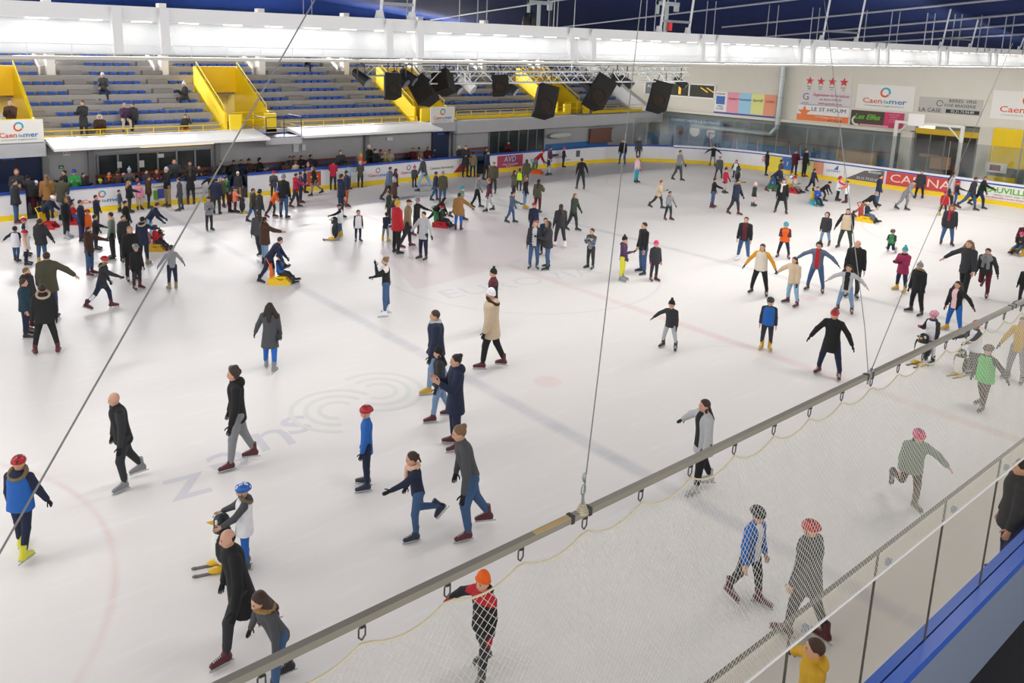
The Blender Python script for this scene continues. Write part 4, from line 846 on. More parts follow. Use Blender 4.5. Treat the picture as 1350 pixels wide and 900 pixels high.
def skel(S, ch, legs, arms, turn=0, lean_add=0):
    L, R, lean = LEGS[legs]; lean = math.radians(lean+lean_add); J = {}
    th = (.238-.02*ch)*S; sh = (.222-.015*ch)*S; hipw = .052*S; J['hip'] = np.array([0, 0, 0.])
    for nm, side, (sw, kn, ab) in (('l', -1, L), ('r', 1, R)):
        h = np.array([side*hipw, 0, 0]); d = body_dir(sw, ab, side); k = h+d*th; d2 = body_dir(sw-kn, ab*.8, side); J['h'+nm] = h; J['k'+nm] = k; J['a'+nm] = k+d2*sh; J['sd'+nm] = d2
    sk = .155*(.62+.38*S/1.75)    # ankle joint height above the ice (boot + blade)
    z0 = min(J['al'][2], J['ar'][2])
    up = rotx(np.array([0, 0, 1.]), -lean); fw = rotx(np.array([0, 1., 0]), -lean)
    J['up'] = up; J['fw'] = fw
    tl = (.30-.015*ch)*S; J['chest'] = up*tl*.78; J['neck'] = up*tl*1.06
    sw_ = (.101-.006*ch)*S
    ua, fa = (.168-.01*ch)*S, (.142-.01*ch)*S
    for nm, side, (fl, ab, el) in (('l', -1, ARMS[arms][0]), ('r', 1, ARMS[arms][1])):
        s = up*tl*.93+np.array([side*sw_, 0, 0]); d = body_dir(fl, ab, side); d = rotx(d, -lean*.5); e = s+d*ua
        ax = nrm(np.cross(np.array([side, 0, 0.])*-side*-1, d)) if False else None
        d2 = body_dir(fl+el, ab*.75 if el < 60 else ab*.1-14, side); d2 = rotx(d2, -lean*.5); w = e+d2*fa; J['s'+nm] = s; J['e'+nm] = e; J['w'+nm] = w; J['fd'+nm] = d2
    hh = (.132+.05*ch)*S; J['hh'] = hh
    hu = nrm(up*.6+np.array([0, 0, .4])); J['Hu'] = hu; t = math.radians(turn)
    hf = nrm(fw*.6+np.array([0, .4, 0])); hf = np.array([math.sin(t), hf[1]*math.cos(t), hf[2]]); hf = nrm(hf-hu*(hf@hu)); J['Hf'] = hf; J['Hr'] = np.cross(hf, hu)
    J['hc'] = J['neck']+hu*(.03*S+hh*.42)+fw*.01*S; J['top'] = J['hc']+hu*hh*.5
    off = np.array([-(J['al'][0]+J['ar'][0])/2, -(J['al'][1]+J['ar'][1])/2, sk-z0])
    if legs in ('si', 'sf'): off = np.array([0, 0, 0.])
    for k in J:
        if k in ('up', 'fw', 'Hu', 'Hf', 'Hr', 'hh') or k[:2] in ('sd', 'fd'): continue
        J[k] = J[k]+off
    J['sk'] = sk; J['zmin'] = z0+off[2]-sk
    return J
NP = 0; LABELS = {}
CROWD = []
def person(pos, S, yaw, legs='st', arms='dn', top='j:black', bot='denim', shoe='black', head='h:brown', extra='', label='', group=None, skates=True, pxm=40, turn=0, lean=0):
    global NP
    NP += 1
    rnd = random.Random(NP*13+5); ex = dict((e.split(':')+[''])[:2] for e in extra.split('+') if e)
    ch = min(1, max(0, (1.52-S)/.5)); J = skel(S, ch, legs, arms, turn, lean)
    h = min(.030, max(.0125, 1.25/pxm)); h = min(h, .019*S)
    garment, tc = top.split(':'); pos = (pos[0], pos[1], pos[2]-(0 if skates or legs in ('si', 'sf') else .055*S/1.75)); root = thing('person', label, 'person', tuple(pos), yaw, group)
    tc2 = ex.get('sl', tc); glove = ex.get('gl', 'black' if rnd.random() < .75 else 'skin')
    bulk = {'j': 1.10, 'c': 1.08, 's': .98, 'p': 1.28, 't': .95}[garment]
    w = rnd.uniform(.94, 1.04); hh = J['hh']; hc, hu, hf, hr = J['hc'], J['Hu'], J['Hf'], J['Hr']; up, fw = J['up'], J['fw']
    HR = np.array([hr, hf, hu]); hp = lambda x, y, z: hc+hr*x*hh+hf*y*hh+hu*z*hh
    HP = []
    HP += [ell(hp(0, -.02, .10), HR, (.335*hh, .40*hh, .395*hh), 0), ell(hp(0, .10, -.18), HR, (.25*hh, .28*hh, .30*hh), 0), cap(hp(0, .36, -.02), hp(0, .42, -.12), .035*hh, .055*hh), ell(hp(.33, -.04, -.03), HR, (.05*hh, .09*hh, .12*hh)), ell(hp(-.33, -.04, -.03), HR, (.05*hh, .09*hh, .12*hh)),
           cap(J['neck']-up*.02*S, hp(0, -.06, -.2), .032*S*(1+.1*ch), .03*S*(1+.1*ch))]
    gm = SKIN if glove == 'skin' else cloth(glove)
    k_ = S/1.75; ab = .088*S*w
    B = list(HP)
    B += [cap(J['hip']+up*.01*S, J['chest'], .078*S*w, .09*S*w, n=fw, f=1.4, m=1), cap(J['sl'], J['sr'], .036*S, m=1)]
    for s in 'lr':
        B += [cap(J['s'+s], J['e'+s], .030*S, .024*S, m=1), cap(J['e'+s], J['w'+s], .024*S, .0165*S, m=1)]
        fd = J['fd'+s]; side = -1 if s == 'l' else 1; pn = nrm(np.cross(fd, np.array([0, 1, .3]))); wr = J['w'+s]
        B += [cap(wr, wr+fd*.055*S, .019*S, .023*S, n=np.cross(fd, [0, 1, .2]), f=1.5, m=2)]
        B += [cap(J['h'+s], J['k'+s], .052*S, .034*S, m=3), cap(J['k'+s], J['a'+s], .036*S, .023*S, m=3)]
    r = sdf_mesh(B, h, .022*S); V, Q = r; mi = pmat_idx(V, Q, B)
    # fingers, eyes, brows and mouth are added to the same mesh
    me_v = [tuple(v) for v in V]; 
    mb = MB()
    nf = 6 if pxm > 30 else 4
    for s in 'lr':
        fd = J['fd'+s]; side = -1 if s == 'l' else 1; palm = J['w'+s]+fd*.055*S; ac = nrm(np.cross(fd, np.array([side*1.0, 0, 0]) if abs(fd[0]) < .8 else np.array([0, 0, 1.]))); inn = nrm(np.cross(ac, fd))
        if inn@np.array([-side, 0, 0]) < 0: inn = -inn
        for q, ln in enumerate((.042, .048, .045, .036)):
            o = palm+ac*(.017*S)*(q-1.5)*.62*1.1+fd*.008*S; m1 = o+fd*ln*S*.55+inn*.003*S; m2 = m1+nrm(fd+inn*.7)*ln*S*.45
            mb.tube(o, m1, .0062*S, .0058*S, n=nf, mi=2); mb.tube(m1, m2, .0058*S, .0045*S, n=nf, mi=2)
        o = J['w'+s]+fd*.025*S+ac*.017*S; m1 = o+nrm(fd+ac*.9+inn*.3)*.03*S; m2 = m1+nrm(fd+ac*.2+inn*.4)*.022*S; mb.tube(o, m1, .0075*S, .0065*S, n=nf, mi=2); mb.tube(m1, m2, .0065*S, .005*S, n=nf, mi=2)
    if pxm > 18:
        for sx in (-.13, .13):
            mb.ell(hp(sx, .345, .03), (.05*hh, .03*hh, .035*hh), n=6, m=4, mi=4); mb.ell(hp(sx, .375, .10), (.07*hh, .02*hh, .018*hh), n=6, m=4, mi=4)
        mb.ell(hp(0, .365, -.25), (.085*hh, .03*hh, .022*hh), n=6, m=4, mi=5)
    nv = len(V); V2 = np.vstack([V, np.array(mb.v)]); hcol = head.split('+')[0].split(':')[1] if ':' in head else 'brown'
    me = bpy.data.meshes.new('body'); faces = [tuple(q) for q in Q]+[tuple(i+nv for i in f) for f in mb.f]
    me.from_pydata([tuple(v) for v in V2], [], faces)
    for m in (SKIN, cloth(tc if tc in PAL else 'black'), gm, cloth(bot), mat('eye_dark', '#2a1d18', .4), mat('lips', '#a8625a', .5)): me.materials.append(m)
    me.polygons.foreach_set('material_index', np.concatenate([mi, np.array(mb.m)]).astype(np.int32)); me.polygons.foreach_set('use_smooth', np.ones(len(me.polygons), bool)); me.update()
    def link(me, name, par=root):
        o = bpy.data.objects.new(name, me); COL.objects.link(o); o.parent = par; return o
    link(me, 'body')
    def part(name, prims, mats, k=.015, cuts=(), hh_=None, midx=None):
        r = sdf_mesh(prims, hh_ or h, k*S/1.75 if k > .005 else k, cuts)
        if r is None or len(r[1]) == 0: return None
        V, Q = r; mi = pmat_idx(V, Q, prims) if midx is None else midx(V, Q); return link(mesh_quads(name, V, Q, mats, mi), name)
    # trousers
    wide = ex.get('leg', ''); lg = 1.0 if wide == '' else 1.15
    T = [cap(J['hip']-up*.0, J['hip']+up*.05*S, .088*S*w, .086*S*w, n=fw, f=1.3)]
    for s in 'lr': T += [cap(J['h'+s], J['k'+s], .061*S*lg, .043*S*lg), cap(J['k'+s], J['a'+s]+J['sd'+s]*(-.035*S), .043*S*lg, .033*S*lg)]
    if ex.get('stripe'):
        T += [cap(J['ar']*.5+J['kr']*.5+np.array([.02*S, 0, 0]), J['kr']*.75+J['ar']*.25+np.array([.022*S, 0, 0]), .03*S, m=1)]
    part('trousers', T, [cloth(bot), cloth(ex.get('stripe') or bot)], .02)
    # upper garment
    ln = {'s': .03, 't': .03, 'j': .065, 'p': .075, 'c': .19}[garment]; ln = float(ex['len']) if 'len' in ex else ln
    if legs in ('si', 'sf', 'cr', 'kn'): ln = min(ln, .06)
    hem = J['hip']-up*ln*S; bw = bulk*w
    G = [cap(hem-up*.03*S, J['hip']+up*.12*S, (.10+.012*(garment == 'c')+ln*.08)*S*bw, .086*S*bw, n=fw, f=1.25, m=0), cap(J['hip']+up*.1*S, J['chest'], .086*S*bw, .10*S*bw, n=fw, f=1.3, m=0), cap(J['neck']-up*.01*S, J['sl']+up*.002*S, .042*S, .040*S*bulk, m=0), cap(J['neck']-up*.01*S, J['sr']+up*.002*S, .042*S, .040*S*bulk, m=0), cap(J['neck']-up*.03*S, J['neck']+up*.012*S, .052*S*bulk**.5, .043*S, m=0)]
    for s in 'lr': G += [cap(J['s'+s], J['e'+s], .041*S*bulk, .035*S*bulk, m=1), cap(J['e'+s], J['w'+s]-J['fd'+s]*.005*S, .036*S*bulk, .027*S*bulk, m=1)]
    opn = ex.get('open'); yoke = ex.get('yoke'); mid = ex.get('mid'); bib = ex.get('front')
    def gidx(V, Q):
        D = np.stack([pd(p, V.astype(np.float32)) for p in G], 1).argmin(1); m = np.array([p.m for p in G])[D]
        q = V[Q].mean(1); loc = q-J['hip']; X = loc[:, 0]; Y = loc@fw; Zt = loc@up; m = m[Q[:, 0]]
        torso = m == 0
        if opn: m = np.where(torso & (np.abs(X) < .045*S) & (Y > .03*S) & (Zt > -.04*S), 2, m)
        if yoke: m = np.where((Zt > .24*S) & (np.abs(X) < .17*S), 2, m)
        if mid: m = np.where((Zt > .13*S) & (Zt < .24*S) & torso, 3, m)
        if bib: m = np.where(torso & (np.abs(X) < .085*S) & (Y > .02*S) & (Zt > -.02*S), 2, m)
        if ex.get('sideback'): m = np.where(torso & (Y < .01*S), 3, m)
        return m
    part('coat' if garment == 'c' else 'sweater' if garment in 'st' else 'jacket', G, [cloth(tc), cloth(tc2), cloth(opn or yoke or bib or tc), cloth(mid or ex.get('sideback') or tc)], .02, cuts=[(hem, -up)], midx=gidx)
    if 'vest' in ex or 'bib' in ex:
        c = ex.get('vest') or ex.get('bib'); vl = .10 if 'bib' in ex else .05; hem2 = J['hip']-up*vl*S
        if legs in ('si', 'sf', 'kn'): hem2 = J['hip']
        part('bib' if 'bib' in ex else 'vest', [cap(hem2-up*.03*S, J['hip']+up*.12*S, .125*S*bw, .108*S*bw, n=fw, f=1.25), cap(J['hip']+up*.1*S, J['chest'], .100*S*bw, .108*S*bw, n=fw, f=1.22), cap(J['neck']-up*.03*S, J['sl']*.75+J['sr']*.25, .052*S*bulk, .047*S*bulk), cap(J['neck']-up*.03*S, J['sr']*.75+J['sl']*.25, .052*S*bulk, .047*S*bulk)], [cloth(c)], .03, cuts=[(hem2, -up), (J['neck']+up*.008*S, up)])
    # neck things
    def torus(c, R0, r, nrm_, a0=0, a1=2*PI, n=12, sy=1.0, ref=None, m=0):
        nrm_ = nrm(nrm_); e = nrm(np.cross(nrm_, ref if ref is not None else np.array([0, 1, 0.01]))); g = np.cross(nrm_, e)
        P = [c+e*R0*math.cos(a0+(a1-a0)*i/n)+g*R0*sy*math.sin(a0+(a1-a0)*i/n) for i in range(n+1)]
        return [cap(P[i], P[i+1], r*(1+.12*(i % 2)), m=m) for i in range(n)]
    if 'fur' in ex or 'hood' in ex:
        c0 = J['neck']-fw*.045*S+up*.01*S
        if 'hood' in ex or 'fur' in ex: part('hood', [ell(c0-up*.015*S, np.array([[1, 0, 0], fw, up]), (.075*S, .05*S, .05*S))], [cloth(tc)])
        if 'fur' in ex: part('fur_trim', torus(J['neck']-fw*.02*S+up*.015*S, .078*S, .02*S, nrm(up*.75-fw*.5), n=14), [mat('fur_'+ex['fur'], PAL[ex['fur']], .95, noise=.4, nscale=40, bump=1, bscale=150)], .012)
    if 'scarf' in ex: part('scarf', torus(J['neck']+up*.005*S, .052*S, .026*S, up, n=10)+[cap(J['neck']+fw*.07*S+np.array([.03*S, 0, 0]), J['hip']+up*.12*S+fw*.10*S+np.array([.04*S, 0, 0]), .024*S, .03*S)]+([cap(J['neck']+fw*.07*S-np.array([.03*S, 0, 0]), J['hip']+up*.1*S+fw*.10*S-np.array([.05*S, 0, 0]), .026*S, .034*S), cap(J['sl'], J['chest']+fw*.08*S, .045*S), cap(J['sr'], J['chest']+fw*.08*S, .045*S)] if ex.get('big') is not None else []), [mat('scarf_'+ex['scarf'], PAL[ex['scarf']], .9, noise=.35, nscale=25)], .02)
    if 'snood' in ex: part('neck_warmer', torus(J['neck']+up*.012*S, .045*S, .026*S, up, n=10), [cloth(ex['snood'])], .02)
    if 'pack' in ex: part('backpack', [cap(J['hip']+up*.08*S-fw*.13*S, J['chest']-fw*.13*S, .07*S, .06*S, n=fw, f=1.3)], [cloth(ex['pack'])])
    if 'bag' in ex: part('shoulder_bag', [ell(J['hip']+np.array([.13*S, -.02*S, -.02*S]), np.eye(3), (.035*S, .07*S, .06*S)), cap(J['hip']+np.array([.12*S, 0, .03*S]), J['sl']*.7+J['sr']*.3, .008*S)], [cloth(ex['bag'])])
    if 'phone' in ex:
        mb = MB(); mb.box(tuple(J['wl']+J['fdl']*.09*S), (.06, .012, .13)); mb.build('phone', black, root)
    if 'shawl' in ex: part('shawl', [cap(J['sl'], J['sr'], .055*S), cap(J['sr']-fw*.04*S, J['hip']+np.array([.16*S, -.08*S, -.02*S]), .05*S, .025*S, n=fw, f=1.6), cap(J['neck'], J['chest']+fw*.07*S, .05*S)], [mat('shawl', '#ddd6d2', .9, noise=.3, nscale=15)])
    # hair and headwear
    hs = [q.split(':') for q in head.split('+')]; hatted = any(q[0].isupper() for q in hs)
    hsz = max(.008, h*.72)
    for q in hs:
        kd = q[0]; c = q[1] if len(q) > 1 else 'brown'
        if kd in 'hlbpcq' and kd.islower():
            hm_ = hairm(c); top_ = .43 if kd != 'c' else .5
            K = [ell(hp(0, -.07, .13), HR, (.385*hh, .43*hh, top_*hh))]; cuts = [(hp(0, .17, .12), hf*.82-hu*.57)] if not hatted else [(hp(0, .05, .02), hf*.8-hu*.6)]
            if kd == 'l': part('long_hair', [cap(hp(0, -.26, .1), J['chest']-fw*.085*S+up*.02*S, .25*hh, .26*hh, n=fw, f=1.7), cap(hp(.25, -.05, .05), hp(.32, -.02, -.75), .13*hh, .1*hh), cap(hp(-.25, -.05, .05), hp(-.32, -.02, -.75), .13*hh, .1*hh)], [hm_], .03, hh_=hsz)
            if kd == 'c': K += [ell(hp(x, y, z), HR, (.2*hh, .2*hh, .2*hh)) for x, y, z in ((.3, -.1, .25), (-.3, -.1, .25), (0, -.4, .15), (.15, .1, .45), (-.15, .05, .47), (0, -.2, .5), (.3, -.2, -.1), (-.3, -.2, -.1))]
            if kd == 'q': part('long_hair', [cap(hp(.2, -.2, .1), J['sr']+up*.0-fw*.02*S, .27*hh, .3*hh), cap(hp(-.2, -.2, .1), J['sl']*.8+J['sr']*.2-fw*.02*S, .27*hh, .3*hh), cap(hp(0, -.3, .1), J['chest']-fw*.09*S, .3*hh, .25*hh, n=fw, f=1.5)], [hm_], .04, hh_=hsz)
            if kd == 'b': K += [ell(hp(0, -.4, .42), HR, (.17*hh, .17*hh, .17*hh))]
            if kd == 'p': part('pony_tail', [cap(hp(0, -.42, .2), hp(0, -.62, -.35), .1*hh, .07*hh), cap(hp(0, -.38, .22), hp(0, -.46, .2), .12*hh)], [hm_], hh_=hsz)
            part('hair', K, [hm_], .03, cuts=cuts, hh_=hsz)
        elif kd == 'x':
            if c in HAIRC: part('hair', [ell(hp(0, -.03, .03), HR, (.365*hh, .41*hh, .33*hh))], [hairm(c)], cuts=[(hp(0, -.02, 0), hf), (hp(0, 0, .18), hu)], hh_=hsz)
        elif kd == 'B' or kd == 'P':
            part('woolly_hat', [ell(hp(0, -.04, .16), HR, (.40*hh, .45*hh, .47*hh)), ell(hp(0, -.06, .42), HR, (.26*hh, .28*hh, .3*hh))], [cloth(c)], .05, cuts=[(hp(0, .1, .10), -hu*.93+hf*.3)], hh_=hsz)
            part('hat_brim', torus(hp(0, -.03, .13), .39*hh, .055*hh, hu*.95-hf*.3, n=14, sy=1.08), [cloth(c)], .02, hh_=hsz)
            if kd == 'P': part('pompom', [ell(hp(0, -.08, .80), HR, (.17*hh, .17*hh, .16*hh))], [cloth(q[2] if len(q) > 2 else c)], hh_=hsz)
        elif kd == 'K':
            part('cap', [ell(hp(0, -.03, .2), HR, (.39*hh, .44*hh, .36*hh)), ell(hp(0, .42, .2), HR, (.24*hh, .26*hh, .04*hh))], [cloth(c)], .02, cuts=[(hp(0, 0, .14), -hu)], hh_=hsz)
        elif kd == 'D':
            part('headband', torus(hp(0, -.03, .16), .39*hh, .08*hh, hu, n=14, sy=1.1), [cloth(c)], .02, hh_=hsz)
        elif kd == 'U':
            part('raised_hood', [ell(hp(0, -.1, .1), HR, (.47*hh, .50*hh, .55*hh)), cap(hp(0, -.2, -.2), J['neck'], .36*hh, .05*S)], [cloth(c)], .03, cuts=[(hp(0, .14, 0), hf)], hh_=hsz)
            if len(q) > 2: part('fur_trim', torus(hp(0, .14, .04), .46*hh, .12*hh, hf, n=16, ref=hu), [mat('fur_'+q[2], PAL[q[2]], .95, noise=.4, nscale=40, bump=1, bscale=150)], .02, hh_=hsz)
        elif kd == 'H':
            hm_ = mat('helmet_'+c, PAL[c], .25); vm = mat('vent', '#2a2226', .6) if len(q) < 3 else mat('helmet_'+q[2], PAL[q[2]], .3)
            def vi(V, Q):
                qq = V[Q].mean(1)-hc; X = qq@hr/hh; Y = qq@hf/hh; Z = qq@hu/hh; m = (np.abs(np.abs(X)-.17) < .045) & (np.abs(np.sin(Y*9+.6)) > .45) & (Z > .3)
                return np.where(m | ((np.abs(X) < .04) & (np.abs(Y) < .3) & (Z > .3)), 1, 0)
            part('helmet', [ell(hp(0, -.05, .2), HR, (.46*hh, .56*hh, .46*hh)), cap(hp(-.25, .28, .2), hp(.25, .28, .2), .1*hh)], [hm_, vm], .03, cuts=[(hp(0, .1, .08), -hu*.97-hf*.12)], hh_=hsz, midx=vi)
            if pxm > 30:
                mb = MB(); [mb.path([hp(sx*.40, .05, .12), hp(sx*.33, .08, -.25), hp(0, .2, -.46)], .012*hh*1.6, n=4) for sx in (-1, 1)]; mb.build('chin_strap', black, root)
    # skates
    if skates:
        sc = (.62+.38*S/1.75)
        for s in 'lr':
            a = J['a'+s]; lift = a[2]-J['sk']; o = bpy.data.objects.new('skate', BOOT); COL.objects.link(o); o.parent = root
            if legs in ('si', 'sf'): pitch = math.radians(20)
            else: pitch = -math.radians(min(60, lift/(S*.2)*55)) if lift > .02 else 0
            if legs == 'kn': pitch = -math.radians(80)
            o.rotation_euler = (pitch, 0, math.radians(-14 if s == 'r' else 14)*(1 if legs != 'si' else .3)); o.scale = (sc, sc, sc)
            piv = Matrix.Rotation(pitch, 3, 'X')@Vector((0, -.055*sc, .155*sc)); o.location = (a[0]-piv.x, a[1]-piv.y, a[2]-piv.z)
            o.material_slots[0].link = 'OBJECT'; o.material_slots[0].material = leather(shoe)
            if pxm > 22:
                b_ = bpy.data.objects.new('blade', BLADE); COL.objects.link(b_); b_.parent = o
                if pxm > 34: b_ = bpy.data.objects.new('laces', LACE); COL.objects.link(b_); b_.parent = o
    else:
        sc = (.62+.38*S/1.75)
        for s in 'lr':
            a = J['a'+s]; part('shoe', [cap((a[0], a[1]-.02, a[2]-.05), (a[0], a[1]+.13*sc, a[2]-.085*sc), .05*sc, .035*sc)], [leather(shoe)])
    return root, J
def facing(pos, face):
    """face: 0 towards the viewer, 90 to the right of the picture, 180 away, 270 to the left"""
    d = math.atan2(pos[1], pos[0])           # direction from camera to the person
    return d+PI/2+PI+0*face-PI+math.radians(90+90)+math.radians(face)-PI/2-PI/2 if False else d+PI+math.radians(face)-PI/2
NOUN = {'j': 'jacket', 'c': 'long coat', 's': 'sweater', 'p': 'padded jacket', 't': 'top'}
def describe(S, top, bot, head, extra, where, legs):
    g, c = top.split(':'); ex = dict((e.split(':')+[''])[:2] for e in extra.split('+') if e)
    who = 'child' if S < 1.38 else 'person'
    a = [who, 'in', cw(c), NOUN[g]]
    if 'bib' in ex: a += ['with', cw(ex['bib']), 'bib']
    if 'vest' in ex: a += ['with', cw(ex['vest']), 'vest']
    hat = None
    for q in head.split('+'):
        q = q.split(':')
        if q[0] == 'H': hat = cw(q[1])+' helmet'
        elif q[0] in 'BP': hat = cw(q[1])+' woolly hat'
        elif q[0] == 'K': hat = cw(q[1])+' cap'
        elif q[0] == 'D': hat = cw(q[1])+' headband'
        elif q[0] == 'U': hat = 'hood up'
    b_ = ['and']+([cw(bot), 'jeans'] if bot == 'ltdenim' else ['jeans'] if bot == 'denim' else [cw(bot), 'trousers'])
    wt = where.split(); out = list(a)
    if hat and len(out)+len(hat.split())+1+len(wt) <= 15: hatw = [',', hat]
    else: hatw = []
    n = len(' '.join(out).split())
    if n+len(b_)+len(hat.split() if hatw else [])+len(wt) <= 15: out += b_
    s = ' '.join(out)+(', '+hat if hatw else '')+', '+where
    return s
FAIL = []
def addp(x, yt, yf, face, pose, top, bot, shoe, head, extra, where, group=None, S=None, z=0.0, v=None, skates=True, turn=0, lean=0, pos=None):
    legs, arms = pose.split('/')
    if math.cos(math.radians(face)) > .3 and arms[-1] in 'LR': arms = arms[:-1]+('R' if arms[-1] == 'L' else 'L')
    if pos is None:
        if v is not None:                      # behind the left boards: on the plane v, standing/sitting on height z
            p = hit(x, yt, 1, v); pos = np.array([p[0], p[1], z]); Hm = p[2]-z
        else:
            pos = ice(x, yf, z)
            if 33.4 < pos[1] < 35.5 and pos[0] < 38 and not any(a_-.1 < pos[0] < b__+.1 for a_, b__ in (gap, g2)): pos = pos*(33.4/pos[1]); pos[2] = z
            if pos[0] > 45.0: pos = pos*(45.0/pos[0]); pos[2] = z
            A = np.array([pos[0], pos[1]]); lo, hi = .3, 2.6
            for _ in range(30):
                m = (lo+hi)/2
                if proj((pos[0], pos[1], z+m))[1] > yt: lo = m
                else: hi = m
            Hm = (lo+hi)/2
    J = skel(1.6, .2, legs, arms, lean_add=lean); k = (J['top'][2])/1.6
    if legs in ('si', 'sf'): k = .50
    if S is None:
        S = Hm/k*.985
        hat = 1.0
        for q in head.split('+'):
            if q[0] == 'P': hat = .955
            elif q[0] in 'HUB': hat = .98
        S *= hat
    S0 = S; S = min(1.93, max(.85, S))
    if abs(S-S0) > .01: FAIL.append((x, yt, round(S0, 2)))
    d = np.linalg.norm(pos-np.array([0, 0, H])); pxm = FPX/d
    lab = describe(S, top, bot, head, extra, where, legs)
    if legs in ('si', 'sf') and False: pass
    r = person(pos, S, facing(pos, face), legs, arms, top, bot, shoe, head, extra, lab, group, skates, pxm, turn, lean)
    return r
